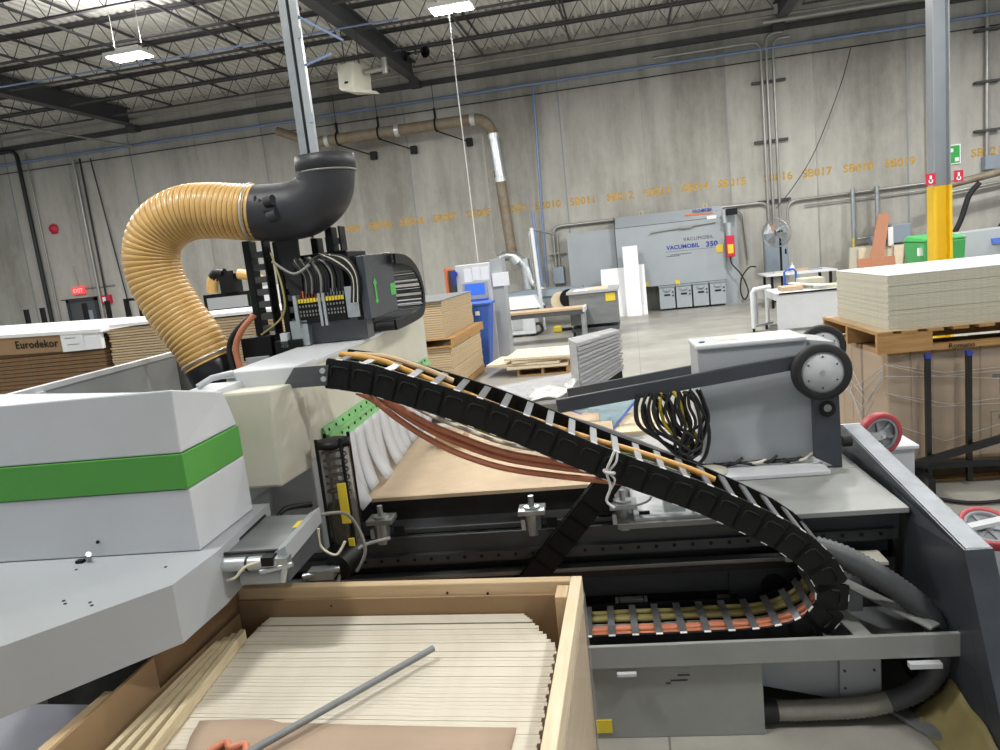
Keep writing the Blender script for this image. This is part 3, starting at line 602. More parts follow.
for x0, x1, y0, y1, z0, z1, mt, lb in ((2.9, 3.3, 15.5, 16.0, .765, .85, 'chip_face', 'brown board offcut stack end on the white panel bench'), (3.35, 3.8, 15.9, 16.4, .765, .95, 'board_edge', 'thick pale board block on the white panel bench'), (3.5, 4.2, 15.4, 15.8, .765, .83, 'board_edge', 'low pale board offcut on the white panel bench'), ):
    solo('board_offcut', lb, 'offcut', MB(mt).box(x0, x1, y0, y1, z0, z1), (x0, y0, z0))
solo('white_batten', 'white batten lying slanted across the white panel bench', 'batten', MB('white_melamine').bar((3.2, 16.2, .87), (3.65, 15.3, .84), .12, .025), (3.4, 15.7, .85))
br_ = thing('tube_trolley', 'white tube framed trolley beside the white panel bench', 'trolley', (2.4, 15.7, 0))
part(br_, 'handle', MB('paint_white').tube([(2.32, 15.5, .08), (2.32, 15.5, .8), (2.36, 15.52, .86), (2.7, 15.7, .88)], .045, 8)); part(br_, 'frame', MB('machine_grey').tube([(2.42, 15.7, .1), (2.42, 15.7, .8)], .03, 8).bar((2.3, 15.5, .12), (2.75, 15.9, .12), .06, .04))
for x, y in ((2.32, 15.5), (2.62, 15.8)): part(br_, 'caster', MB('black_rubber').cyl((x - .02, y, .05), (x + .02, y, .05), .05))
# ================================================================ MIDDLE OF THE HALL
def bdup(o, label, **k): return dup(o, label=label, **k)
def pallet(x0, x1, y0, y1, z, lab, fr=W, h=.13, along='x'):
    t = thing('wooden_pallet', lab, 'pallet', ((x0 + x1) / 2, y0, z), fr)
    n = max(5, int((y1 - y0) / .16)); st = (y1 - y0 - .09) / (n - 1)
    if along == 'y':
        n = int((x1 - x0) / .17); st = (x1 - x0 - .11) / (n - 1)
        for k in range(n): part(t, 'deck_board', MB('pallet_wood').box(x0 + k * st, x0 + k * st + .11, y0, y1, z + h - .02, z + h), 0)
    else:
      for k in range(n): part(t, 'deck_board', MB('pallet_wood').box(x0, x1, y0 + k * st, y0 + k * st + .09, z + h - .018, z + h), 0)
    if along == 'y':
        for k, y in enumerate((y0 + .005, (y0 + y1) / 2, y1 - .045)):
            for a_, b_ in (((0, 1),) if k == 1 else ((0, .15), (.42, .58), (.85, 1))):
                part(t, 'stringer', MB('pallet_wood').box(x0 + a_ * (x1 - x0), x0 + b_ * (x1 - x0), y, y + .04, z + .04, z + h - .02))
            part(t, 'bottom_board', MB('pallet_wood').box(x0, x1, y, y + .09, z, z + .04))
        return t
    for k in range(3):
        x = x0 + k * (x1 - x0 - .045) / 2; part(t, 'stringer', MB('pallet_wood').box(x, x + .045, y0, y1, z + .018, z + h - .018))
    for y in (y0, (y0 + y1) / 2 - .04, y1 - .09): part(t, 'bottom_board', MB('pallet_wood').box(x0, x1, y, y + .09, z, z + .018))
    return t
def stack(name, label, cat, mb_edge, x0, x1, y0, y1, z0, n, th, jit, group, fr=W, gap=None):
    gap = gap or (.001 if th < .025 else .007)
    base = ((x0 + x1) / 2, (y0 + y1) / 2, z0)
    o = solo(name, label, cat, MB(mb_edge).box(x0, x1, y0, y1, z0, z0 + th - gap), base, fr, group)
    mw = o.matrix_world.copy()
    for k in range(1, n):
        c_ = o.copy(); COL.objects.link(c_); c_.matrix_world = mw @ Matrix.Translation((random.uniform(-jit, jit), random.uniform(-jit, jit), th * k))
    return o

# far router with yellow hoses
fx, fy = -7.7, 13.0
fr2 = thing('far_router', 'distant router with yellow hoses standing behind the amber duct', 'machine', (fx, fy, 0))
part(fr2, 'body', MB('machine_grey').box(-8.2, -7.0, 13.0, 14.0, 0, 1.62)); part(fr2, 'window_frame', MB('black_plastic').box(-8.15, -7.15, 12.97, 13.0, 1.62, 1.95).m('machine_grey').box(-8.07, -7.23, 12.95, 12.98, 1.66, 1.88))
part(fr2, 'side_panel', MB('machine_white').box(-7.15, -6.9, 12.95, 13.9, 1.2, 2.0)); part(fr2, 'green_strip', MB('machine_green').box(-7.16, -7.12, 12.94, 12.97, 1.65, 1.9))
part(fr2, 'head', MB('black_plastic').box(-7.72, -7.42, 12.9, 13.2, 1.95, 2.28).cyl((-7.57, 13, 2.28), (-7.57, 13, 2.36), .1).box(-7.9, -7.25, 13.0, 13.1, 2.2, 2.3))
part(fr2, 'hose', MB('duct_amber').tube(spline([(-7.95, 13, 1.98), (-7.93, 13, 2.15), (-7.85, 13, 2.28)], 6), .11, 12)); part(fr2, 'hose', MB('duct_amber').tube(spline([(-7.35, 13, 2.28), (-7.1, 13, 2.22), (-6.9, 13, 2.1)], 6), .1, 12))
part(fr2, 'elbow', MB('black_plastic').tube(spline([(-7.88, 13, 2.25), (-7.8, 13, 2.32), (-7.65, 13, 2.3)], 5), .115, 12))
# rack posts far on the exit door side
for i, (x, lb) in enumerate(((-11.2, 'black rack post, first from the picture edge'), (-10.85, 'black rack post, second from the picture edge'), (-9.95, 'black rack post in front of the exit door'), (-9.47, 'black rack post just past the exit door'), (-9.08, 'black rack post joined to a top bar'), (-8.8, 'short black rack post nearest the amber duct'))):
    t = thing('rack_post', lb, 'post', (x, 12, 0))
    part(t, 'upright', MB('black_plastic').box(x - .035, x + .035, 11.97, 12.03, .02, 2.05 if i < 5 else 1.95)); part(t, 'foot_plate', MB('black_plastic').box(x - .12, x + .12, 11.88, 12.12, 0, .02))
    if i == 4: part(t, 'top_bar', MB('black_plastic').box(x, x + .35, 11.98, 12.02, 2.0, 2.05))
solo('dark_cabinet', 'low dark grey cabinet between the rack posts and the wall', 'cabinet', MB('door_grey').box(-9.4, -8.2, 13.2, 13.8, 0, 1.6), (-8.9, 13.4, 0), bevel=.01)
cb = thing('carton', 'open cardboard carton beyond the white topped board stack', 'carton', (-9.8, 9.8, 0)); part(cb, 'box', MB('cardboard').box(-10.4, -9.0, 9.8, 10.6, 0, 1.72)); part(cb, 'flap', MB('cardboard_dark').box(-9.0, -8.8, 9.8, 10.6, 1.6, 1.72))

# big stack with the printed cover
pallet(-9.2, -6.45, 8.0, 9.2, 0, 'wooden pallet under the board stack with the printed cover')
stack('brown_board', 'brown board in the stack below the printed cardboard cover', 'board', 'chip_brown', -9.2, -6.5, 8.0, 9.2, .13, 30, .05, .01, 'brown boards below the printed cover')
stack('chipboard_sheet', 'raw chipboard sheet in the stack beside the printed cover, next to the amber duct', 'board', 'chip_edge', -6.42, -4.2, 8.05, 9.2, .93, 24, .033, .012, 'chipboard sheets beside the printed cover')
pallet(-6.42, -4.2, 8.05, 9.2, .8, 'wooden pallet under the chipboard stack beside the amber duct')
stack('chipboard_sheet', 'chipboard sheet in the lower pile beneath the amber duct stack', 'board', 'chip_edge', -6.42, -4.2, 8.05, 9.2, .13, 18, .037, .01, 'lower chipboard pile'); pallet(-6.42, -4.2, 8.05, 9.2, 0, 'wooden pallet on the floor beneath the two chipboard piles')
solo('white_board', 'large white panel lying on top of the printed cardboard stack', 'panel', MB('white_melamine').hexa([(-9.3, 7.9, 1.79), (-6.4, 7.9, 1.70), (-6.4, 9.3, 1.74), (-9.3, 9.3, 1.83)], [(-9.3, 7.9, 1.83), (-6.4, 7.9, 1.74), (-6.4, 9.3, 1.78), (-9.3, 9.3, 1.87)]), (-7.8, 8, 1.75))
solo('white_board', 'long white panel lying on top of the chipboard stack near the amber duct', 'panel', MB('white_melamine').box(-6.35, -4.1, 8.0, 9.3, 1.735, 1.77), (-5.2, 8.1, 1.74))
cv = thing('printed_cover', 'brown cardboard cover printed Eurodekor on the board stack', 'carton', (-8, 7.97, 1.55))
part(cv, 'front_face', MB('cardboard').hexa([(-9.3, 7.95, 1.56), (-6.75, 7.95, 1.5), (-6.75, 7.98, 1.5), (-9.3, 7.98, 1.56)], [(-9.3, 7.94, 1.80), (-6.75, 7.94, 1.715), (-6.75, 7.98, 1.715), (-9.3, 7.98, 1.80)]))
part(cv, 'lettering', text_mb(MB(), 'Eurodekor', (-7.67, 7.935, 1.595), (1, 0, -.033), (0, 0, 1), .135, 'ink_black', .001, 1.05, bold=.002))
part(cv, 'paper_label', MB('paper').box(-6.99, -6.68, 7.92, 7.945, 1.5, 1.74).box(-6.68, -6.45, 7.94, 8.0, 1.5, 1.72), label='white paper label')
part(cv, 'handwriting', MB('ink_dark').box(-6.93, -6.78, 7.915, 7.92, 1.66, 1.665).box(-6.91, -6.74, 7.915, 7.92, 1.58, 1.585))

# control cabinet, blue bin, wood piles
cc = thing('control_cabinet', 'grey control cabinet with a blue screen and papers taped on', 'cabinet', (-3.1, 14.4, 0))
part(cc, 'body', MB('machine_white').box(-3.45, -2.75, 14.3, 14.8, 0, 1.98), .01); part(cc, 'side_column', MB('machine_grey').box(-2.75, -2.52, 14.35, 14.8, 0, 2.03))
part(cc, 'screen_panel', MB('machine_grey').box(-3.33, -2.83, 14.24, 14.3, 1.28, 1.62)); part(cc, 'screen', MB('screen_blue').box(-3.28, -2.88, 14.225, 14.245, 1.38, 1.6), label='lit blue screen')
part(cc, 'keyboard_shelf', MB('bin_blue').box(-3.33, -2.83, 14.1, 14.3, 1.27, 1.3))
for x, z in ((-3.2, 1.72), (-3.03, 1.74), (-2.86, 1.73)): part(cc, 'paper', MB('paper').box(x - .08, x + .08, 14.285, 14.3, z - .08, z + .18))
part(cc, 'notice', MB('paper').box(-2.72, -2.4, 14.28, 14.35, 1.5, 1.76)); part(cc, 'antenna', MB('wire_grey').cyl((-2.6, 14.5, 2.03), (-2.7, 14.5, 2.2), .01, n=5).cyl((-2.6, 14.5, 2.03), (-2.5, 14.5, 2.2), .01, n=5))
part(cc, 'red_side', MB('ink_orange').box(-3.68, -3.63, 14.3, 14.8, .3, 1.95), label='orange red side panel'); part(cc, 'dark_side', MB('door_grey').box(-3.63, -3.45, 14.4, 14.8, .3, 1.9))
hs = MB('ink_blue').cyl((-3.47, 14.26, 1.82), (-3.47, 14.22, 1.82), .07); part(cc, 'handset', hs.box(-3.5, -3.44, 14.2, 14.26, 1.6, 1.8))
bb = thing('waste_bin', 'tall blue plastic bin between the chipboard piles and the long table', 'bin', (-2.85, 13.8, 0))
part(bb, 'body', MB('bin_blue').hexa([(-3.12, 13.72, 0), (-2.84, 13.72, 0), (-2.84, 14.0, 0), (-3.12, 14.0, 0)], [(-3.2, 13.55, 1.2), (-2.7, 13.55, 1.2), (-2.7, 14.05, 1.2), (-3.2, 14.05, 1.2)]), .02)
part(bb, 'rim', MB('bin_blue').box(-3.23, -2.67, 13.52, 14.07, 1.2, 1.26), .02); part(bb, 'sticker', MB('sign_white').box(-2.98, -2.9, 13.55, 13.565, 1.02, 1.1))
# two chipboard piles on pallets, seen past the gantry
pallet(-4.4, -2.86, 11.0, 13.3, 0, 'wooden pallet on the floor under the lower chipboard pile by the gantry')
stack('chipboard_sheet', 'chipboard sheet in the lower pile behind the gantry beam end', 'board', 'chip_edge', -4.4, -2.87, 11.0, 13.3, .13, 17, .038, .006, 'lower chipboard pile by the gantry')
pallet(-4.4, -2.8, 10.95, 13.3, .78, 'wooden pallet between the two chipboard piles by the gantry', h=.14)
stack('chipboard_sheet', 'chipboard sheet in the upper pile beside the blue bin', 'board', 'chip_edge', -4.35, -2.95, 11.05, 13.2, .92, 16, .036, .006, 'upper chipboard pile by the gantry')
solo('cover_board', 'grey cover board on top of the upper chipboard pile beside the blue bin', 'board', MB('bed_grey').box(-4.4, -2.93, 11.0, 13.25, 1.496, 1.51), (-3.6, 12, 1.496))
lt_ = thing('outfeed_table', 'long narrow steel table with a worn brown top', 'table', (-2.1, 16.7, 0))
part(lt_, 'tabletop', MB('chip_face').box(-3.9, -1.14, 16.35, 17.0, .72, .765)); part(lt_, 'apron', MB('door_grey').box(-3.9, -1.14, 16.36, 16.99, .62, .72))
part(lt_, 'end_cap', MB('machine_white').box(-1.16, -1.1, 16.34, 17.0, .66, .77))
for x, y in ((-1.17, 16.42), (-1.17, 16.93), (-3.75, 16.42), (-3.75, 16.93)): part(lt_, 'leg', MB('galv').cyl((x, y, 0), (x, y, .64), .045, n=10))
gbn = thing('downdraft_bench', 'dark grey cabinet bench on casters behind the end of the long table', 'bench', (-1.05, 17.3, 0))
part(gbn, 'body', MB('slate').m('bed_grey').box(-1.5, -.4, 17.0, 18.3, .3, 1.02)); part(gbn, 'top', MB('machine_grey').box(-1.55, -.36, 16.95, 18.35, 1.02, 1.08)); part(gbn, 'frame', MB('door_grey').box(-1.5, -.4, 17.0, 18.3, .14, .22))
part(gbn, 'warning_label', MB('yellow_label').box(-.66, -.44, 16.985, 17.0, .8, .98), label='yellow warning label')
for x, y in ((-1.44, 17.06), (-.46, 17.06), (-1.44, 18.2), (-.46, 18.2)): part(gbn, 'caster', MB('black_rubber').cyl((x - .03, y, .07), (x + .03, y, .07), .07, n=12))
for k, (x0, x1, y0, y1, z) in enumerate(((-1.4, -1.05, 17.1, 17.6, .012), (-1.1, -.6, 17.15, 17.9, .02))):
    solo('paper_sheet', ('white paper sheet on the dark cabinet bench', 'pale yellow sheet on the dark cabinet bench')[k], 'paper', MB('paper' if k == 0 else 'pine_pale').box(x0, x1, y0, y1, 1.08, 1.08 + z), (x0, y0, 1.08))
wx = thing('white_housing', 'white machine housing with a sloped lid under the long table', 'machine', (-2.95, 18.2, 0))
part(wx, 'body', MB('machine_white').box(-3.45, -2.5, 18.2, 18.9, .06, .72), .02); part(wx, 'vent', MB('machine_grey').box(-3.08, -2.82, 18.18, 18.2, .2, .48)); part(wx, 'lid', MB('machine_white').hexa([(-3.7, 18.1, .72), (-2.3, 18.1, .72), (-2.3, 18.95, .72), (-3.7, 18.95, .72)], [(-3.6, 18.5, 1.0), (-2.5, 18.5, 1.0), (-2.5, 18.9, 1.0), (-3.6, 18.9, 1.0)]))
part(wx, 'foot', MB('black_rubber').box(-3.4, -3.3, 18.25, 18.35, 0, .06).box(-2.65, -2.55, 18.25, 18.35, 0, .06)); part(wx, 'cable', MB('black_rubber').tube(spline([(-2.5, 18.3, .3), (-2.38, 18.3, .28), (-2.36, 18.3, .1), (-2.6, 18.25, .03)], 5), .035, 8))
part(wx, 'badge', MB('ink_blue').box(-3.0, -2.93, 18.18, 18.2, .6, .66))
cvr = thing('conveyor', 'long grey conveyor in front of the wall behind the white housing', 'conveyor', (-2.8, 20, 0))
part(cvr, 'bed', MB('box_grey').box(-4.6, -1.4, 20.0, 21.0, .85, 1.02)); part(cvr, 'frame', MB('vac_grey_dark').box(-4.6, -1.4, 20.05, 20.95, .6, .85))
for x in (-4.4, -3.0, -1.6): part(cvr, 'leg', MB('vac_grey_dark').box(x - .08, x + .08, 20.1, 20.3, 0, .6))
part(cvr, 'motor', MB('black_plastic').cyl((-1.75, 20.0, .75), (-1.75, 19.85, .75), .25, n=18)); part(cvr, 'drum', MB('pine_pale').cyl((-2.0, 19.98, .7), (-2.0, 19.9, .7), .25, n=18))
pipe('tall_conduit', 'white upright conduit standing in front of the grey conveyor', 'conduit', [(-2.42, 19.3, .02), (-2.5, 19.3, 2.7)], .05, 'paint_white')
yt = thing('power_tool', 'yellow and black power tool lying on the floor under the long table', 'tool', (-1.95, 18.6, 0)); part(yt, 'body', MB('yellow_label').box(-2.1, -1.88, 18.55, 18.7, 0, .16), .03); part(yt, 'handle', MB('black_plastic').box(-1.9, -1.62, 18.58, 18.66, .02, .1), .02)
# sheets on the low pallet
pallet(-2.1, -1.2, 12.35, 13.3, 0, 'low wooden pallet under the loose plywood sheets')
for k, (dx, dy, r_, w_, d_, lb) in enumerate(((-.1, 0, 2, 1.05, 1.0, 'lowest plywood sheet on the low pallet'), (-.3, .05, -6, 1.3, .95, 'plywood sheet second from the bottom on the low pallet, jutting out'), (0, .02, 3, 1.1, .9, 'plywood sheet second from the top on the low pallet'), (-.05, .1, -3, 1.15, 1.15, 'pale top plywood sheet on the low pallet'))):
    o = solo('plywood_sheet', lb, 'board', MB('ply').box(-w_ / 2, w_ / 2, -d_ / 2, d_ / 2, 0, .04), (0, 0, 0))
    o.matrix_world = Matrix.Translation((-1.65 + dx, 12.8 + dy, .132 + .05 * k)) @ Matrix.Rotation(RAD(r_), 4, 'Z')
for k, (a, b, mt, lb) in enumerate((((-3.4, 14.4, .03), (-1.6, 14.9, .03), 'black_rubber', 'black hose lying on the floor behind the plywood sheets'), ((-3.4, 13.9, .03), (-2.0, 14.3, .03), 'ink_orange', 'red cable on the floor behind the plywood sheets'))):
    pipe('floor_hose', lb, 'hose', spline([a, ((a[0] + b[0]) / 2, a[1] + .1, .03), b], 6), .03, mt, 6)
# wrapped panel bundles behind the router
tb = thing('wrapped_bundle', 'upright bundle of pale panels in film standing behind the router', 'panels', (0, 5.6, .82), MF)
m = MB('film_white'); m.hexa([(-.185, 5.6, .97), (-.125, 5.5, .955), (.215, 5.9, 1.08), (.155, 6.0, 1.08)], [(-.185, 5.6, 1.42), (-.125, 5.5, 1.39), (.215, 5.9, 1.415), (.155, 6.0, 1.42)]); part(tb, 'film', m, .006)
sl = MB('film_white')
for k in range(13):
    z = .97 + k * .0325; zf = 1.09 + k * .025; e_ = .006 * (k % 2); sl.add([(-.118 + e_, 5.493 - e_, z), (.222 + e_, 5.893 - e_, zf), (.222 + e_, 5.893 - e_, zf + .017), (-.118 + e_, 5.493 - e_, z + .024)], [(0, 1, 2, 3)])
part(tb, 'panel_edges', sl, solid=.008); part(tb, 'base_strip', MB('black_plastic').hexa([(-.18, 5.6, .86), (-.125, 5.5, .85), (.215, 5.9, .98), (.155, 6.0, .98)], [(-.18, 5.6, .97), (-.125, 5.5, .955), (.215, 5.9, 1.08), (.155, 6.0, 1.08)]))
lw = thing('wrapped_bundle', 'flat bundle of panels in shiny film lying behind the router bed', 'panels', (-.6, 5.6, .8), MF)
part(lw, 'film', MB('film_white').hexa([(-1.3, 5.3, .9), (-.18, 5.2, .9), (-.2, 6.5, .9), (-1.25, 6.0, .9)], [(-1.3, 5.3, 1.0), (-.18, 5.2, 1.03), (-.2, 6.5, 1.0), (-1.25, 6.0, .98)]), .02)
part(lw, 'film_fold', MB('film_sheet').grid(lambda u, w: V(-.5 + .34 * u + .02 * sin(9 * w), 5.22 + .3 * w, 1.03 + .06 * abs(sin(5 * u + 3 * w)) * u + .03 * w), 10, 8), solid=.004)
part(lw, 'panel_edges', MB('bed_grey').hexa([(-1.3, 5.29, .905), (-.2, 5.19, .905), (-.2, 5.2, .905), (-1.3, 5.3, .905)], [(-1.3, 5.29, .985), (-.2, 5.19, 1.0), (-.2, 5.2, 1.0), (-1.3, 5.3, .985)]))

# right: board stack on pallet on wrapped cartons
FR = MF; bx0, by0 = 1.84 + .37, 5.87
def F(x, y, z): return MF.inverted() @ V(x, y, z)
o0 = F(1.88, 6.0, 0); bx0, by0 = o0.x, o0.y
pallet(bx0 - .12, bx0 + 2.5, by0 - .1, by0 + 1.2, 1.05, 'wooden pallet under the tall cream board stack', FR, h=.165, along='y')
stack('particle_board', 'cream particle board sheet in the tall stack on the pallet', 'board', 'board_edge', bx0, bx0 + 2.44, by0, by0 + 1.15, 1.217, 22, .0185, .004, 'cream boards stacked on the pallet', FR)
solo('cover_sheet', 'thin white cover sheet on top of the cream board stack', 'sheet', MB('white_melamine').box(bx0, bx0 + 2.44, by0, by0 + 1.15, 1.626, 1.632), (bx0, by0, 1.626), FR)
solo('protective_sheet', 'thin brown protective sheet between the pallet and the cream boards', 'sheet', MB('chip_face').box(bx0 - .1, bx0 + 2.5, by0 - .08, by0 + 1.18, 1.2152, 1.217), (bx0, by0, 1.215), FR)
mk_ = [o for o in COL.objects if o.get('label') == 'wooden pallet under the tall cream board stack'][0]
part(mk_, 'stamp', text_mb(MB(), 'Romano', (bx0 + .38, by0 - .103, 1.055), (1, 0, 0), (0, 0, 1), .055, 'ink_black', .001))
pallet(bx0 - .05, bx0 + 2.5, by0 - .05, by0 + 1.1, 0, 'wooden pallet on the floor under the wrapped cartons', FR)
x = bx0 - .02; i = 0
for w_ in (.17, .155, .16, .18, .15, .17, .16, .17, .16, .17, .16, .17, .16, .16):
    t = thing('carton', 'tall brown carton in the wrapped row below the cream board stack', 'carton', (x + w_ / 2, by0, .13), FR, 'tall cartons below the cream boards')
    part(t, 'box', MB('cardboard').box(x, x + w_ - .006, by0 - .02, by0 + .5, .13, 1.04), .004)
    part(t, 'seam_tape', MB('cardboard_dark').box(x + w_ - .012, x + w_ - .004, by0 - .022, by0 + .4, .14, 1.03))
    if i == 5: part(t, 'print', text_mb(MB(), 'TI', (x - .07, by0 - .023, .66), (1, 0, 0), (0, 0, 1), .22, 'ink_black', .001, bold=.003))
    if i == 5: part(t, 'small_print', text_mb(MB(), 'FACE', (x - .03, by0 - .023, .46), (1, 0, 0), (0, 0, 1), .06, 'ink_black', .001).m('ink_black').box(x - .08, x + .3, by0 - .0235, by0 - .022, .52, .525).box(x - .08, x - .075, by0 - .0235, by0 - .022, .3, .52))
    x += w_; i += 1
for k in range(3):
    y = by0 + .52 + k * .22
    solo('carton', 'brown carton on the side of the wrapped row, %s from the front' % ('first', 'second', 'third')[k], 'carton', MB('cardboard').box(bx0 - .03, bx0 + .3, y, y + .21, .13, 1.04), (bx0, y, .13), FR, bevel=.004)
def film(u, w): return V(bx0 - .05 + 1.2 * u, by0 - .045 - .012 * sin(17 * u + 4 * w) - .01 * sin(31 * w + 3 * u), .2 + .82 * w)
def film2(u, w): return V(bx0 - .06 - .012 * sin(13 * u + 7 * w), by0 + 1.15 - 1.2 * u, .3 + .72 * w - .25 * u * (1 - w))
fl_ = thing('stretch_film', 'clear stretch film wound around the tall brown cartons', 'film', (bx0, by0, .2), FR)
part(fl_, 'front_wrap', MB('film').grid(film, 40, 14)); part(fl_, 'side_wrap', MB('film').grid(film2, 24, 12))
wk = MB('film_white')
for k in range(6):
    a = random.random() * .5; z0 = .3 + .62 * random.random()
    wk.tube([(bx0 - .07, by0 - .06, z0 + .1), (bx0 + .3 + a * .3, by0 - .075, z0 + .08 * random.uniform(-1, 1)), (bx0 + .95, by0 - .07, z0 + .12 * random.uniform(-1, 1))], .0028, 4)
    wk.tube([(bx0 - .07, by0 - .06, .95 - .02 * k), (bx0 - .08, by0 + .2 + .3 * random.random(), .75 - .07 * k), (bx0 - .075, by0 + .8, .95 - .4 * random.random())], .003, 4)
part(fl_, 'wrinkles', wk)
pc = thing('panel_cart', 'black steel cart frame with two uprights in front of the wrapped cartons', 'cart', (2.3, 5.9, 0))
for x in (2.105, 2.385): part(pc, 'upright', MB('black_gloss').box(x - .017, x + .017, 5.86, 5.9, .03, 1.02), label=None)
for x in (2.105, 2.385): part(pc, 'post_cap', MB('ink_blue').box(x - .018, x + .018, 5.855, 5.905, 1.0, 1.035))
part(pc, 'base_rail', MB('black_gloss').box(1.95, 3.2, 5.84, 5.92, .15, .2)); part(pc, 'sloped_rail', MB('black_gloss').bar((1.98, 5.82, .2), (3.1, 5.8, .52), .04, .05)); part(pc, 'base_foot', MB('black_gloss').box(2.0, 2.05, 5.6, 6.2, 0, .15).box(2.9, 2.95, 5.6, 6.2, 0, .15))
pipe('floor_hose', 'black cable trailing on the floor in front of the wrapped cartons', 'hose', spline([(1.9, 5.7, .02), (2.2, 5.45, .02), (2.6, 5.5, .02), (3.1, 5.65, .02)], 6), .015, 'black_rubber', 6)
# grey cabinet and the red wheels behind the dark guard
sc_ = thing('small_cabinet', 'small white cabinet behind the dark guard plate', 'cabinet', (1.75, 4.6, 0), MF)
part(sc_, 'body', MB('machine_white').box(1.55, 1.9, 4.62, 5.2, 0, .66), .008); part(sc_, 'top', MB('paint_white').box(1.53, 1.92, 4.6, 5.22, .66, .685), .006)
def wheel(name, lb, c_, axv, R_, fr, arm):
    t = thing(name, lb, 'wheel', c_, fr)
    part(t, 'tyre', MB('red_urethane').lathe([(R_ * .8, -.022), (R_ * .97, -.024), (R_, -.012), (R_, .012), (R_ * .97, .024), (R_ * .8, .022), (R_ * .8, -.022)], c_, axv, 32), label='red tyre')
    hb_ = MB('wheel_grey').lathe([(R_ * .68, -.018), (R_ * .81, -.02), (R_ * .81, .02), (R_ * .68, .018), (R_ * .68, -.018)], c_, axv, 32).lathe([(0, -.026), (R_ * .22, -.026), (R_ * .22, .026), (0, .026)], c_, axv, 16)
    a = V(axv).normalized(); u = a.orthogonal().normalized(); w = a.cross(u)
    for k in range(6):
        d_ = u * cos(k * pi / 3) + w * sin(k * pi / 3); hb_.bar(V(c_) + d_ * R_ * .15, V(c_) + d_ * R_ * .75, .018, .02, a)
    hb_.add([V(c_) + (u * cos(k * pi / 10) + w * sin(k * pi / 10)) * R_ * .75 for k in range(20)], [tuple(range(20))])
    part(t, 'hub', hb_)
    f = MB('galv_bright')
    for s in (-1, 1): f.bar(V(c_) + a * .035 * s, V(arm) + a * .035 * s, .045, .006, a)
    part(t, 'fork', f.cyl(V(c_) - a * .045, V(c_) + a * .045, .012, n=8)); return t
wheel('caster_wheel', 'red caster wheel sticking up behind the dark guard plate', (1.54, 4.2, .885), (-.25, 1, .1), .128, MF, (1.36, 4.2, .9))
wheel('caster_wheel', 'red caster wheel at the picture edge beside the dark guard plate', (1.86, 3.72, .5), (.05, -.5, 1), .13, MF, (1.52, 3.68, .46))
solo('flat_bar', 'white flat bar reaching from the guard plate to the edge wheel', 'bar', MB('machine_white').bar((1.5, 3.45, .6), (2.1, 3.55, .66), .05, .015), (1.7, 3.5, .6), MF)
ut = thing('upturned_cart', 'overturned dark cart body carrying the red wheels behind the guard plate', 'cart', (1.7, 4.0, 0), MF); part(ut, 'deck', MB('door_grey').box(1.5, 2.3, 3.45, 4.3, .14, .18), .004); part(ut, 'side_rail', MB('door_grey').box(1.46, 1.5, 3.45, 4.3, 0, .42), .004); part(ut, 'side_rail', MB('door_grey').box(2.26, 2.3, 3.45, 4.3, 0, .2), .004); part(ut, 'end_rail', MB('door_grey').box(1.5, 2.26, 4.26, 4.3, 0, .2), .004); part(ut, 'end_rail', MB('door_grey').box(1.5, 2.26, 3.45, 3.49, 0, .2), .004); part(ut, 'mount', MB('machine_white').box(1.455, 1.5, 4.1, 4.3, .42, .8))
# ================================================================ THE ROUTER (frame MF)
# ---- fixed bed
bd = thing('router_bed', 'long dark grey router bed with steel rails and a pale grey table', 'machine', (0, 3.6, 0), MF)
part(bd, 'table', MB('table_grey').box(.04, 1.31, 3.25, 3.85, .795, .82).box(.04, 1.31, 3.855, 5.3, .795, .82), .003)
part(bd, 'side_table', MB('bed_dark').box(-2.5, .038, 3.36, 5.3, .795, .82), .003)
part(bd, 'base_frame', MB('bed_dark').box(-2.5, 1.28, 3.42, 5.2, .02, .795))
ap = MB('bed_dark').box(-2.5, 1.3, 3.33, 3.42, .64, .79); part(bd, 'front_beam', ap, .004)
hr = MB('bed_dark').box(-2.5, 1.28, 3.3, 3.34, .665, .705)
part(bd, 'hole_rail', hr)
hl = MB('black_void')
for k in range(30):
    x = -1.2 + k * .083; hl.cyl((x, 3.297, .685), (x, 3.31, .685), .009, n=8)
part(bd, 'rail_holes', hl)
part(bd, 'slide_rail', MB('bed_steel').box(-2.5, .93, 3.28, 3.34, .585, .607), .004, label='bright ground steel slide rail'); part(bd, 'rail_seat', MB('oily').box(-2.5, .95, 3.3, 3.36, .545, .585))
part(bd, 'lower_beam', MB('bed_dark').box(-2.5, 1.28, 3.36, 3.42, .42, .55))
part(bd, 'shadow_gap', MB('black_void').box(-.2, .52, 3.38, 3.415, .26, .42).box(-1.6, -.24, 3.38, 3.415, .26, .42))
part(bd, 'lower_plate', MB('bed_grey').box(-1.6, 1.28, 3.28, 3.42, .2, .27)); part(bd, 'side_plate', MB('bed_dark').box(.54, 1.28, 3.34, 3.42, .2, .55))
part(bd, 'port', MB('black_void').cyl((.74, 3.33, .44), (.74, 3.35, .44), .06, n=20)); part(bd, 'knob', MB('black_plastic').cyl((.56, 3.27, .38), (.56, 3.36, .38), .03).m('bed_grey').box(.48, .56, 3.3, 3.36, .35, .4))
part(bd, 'bracket', MB('bed_grey').box(.02, .13, 3.26, 3.3, .2, .44).box(.0, .015, 3.24, 3.3, .24, .44).box(.135, .15, 3.24, 3.3, .24, .44).m('black_void').cyl((.05, 3.255, .37), (.05, 3.27, .37), .012, n=8).cyl((.1, 3.255, .37), (.1, 3.27, .37), .012, n=8))
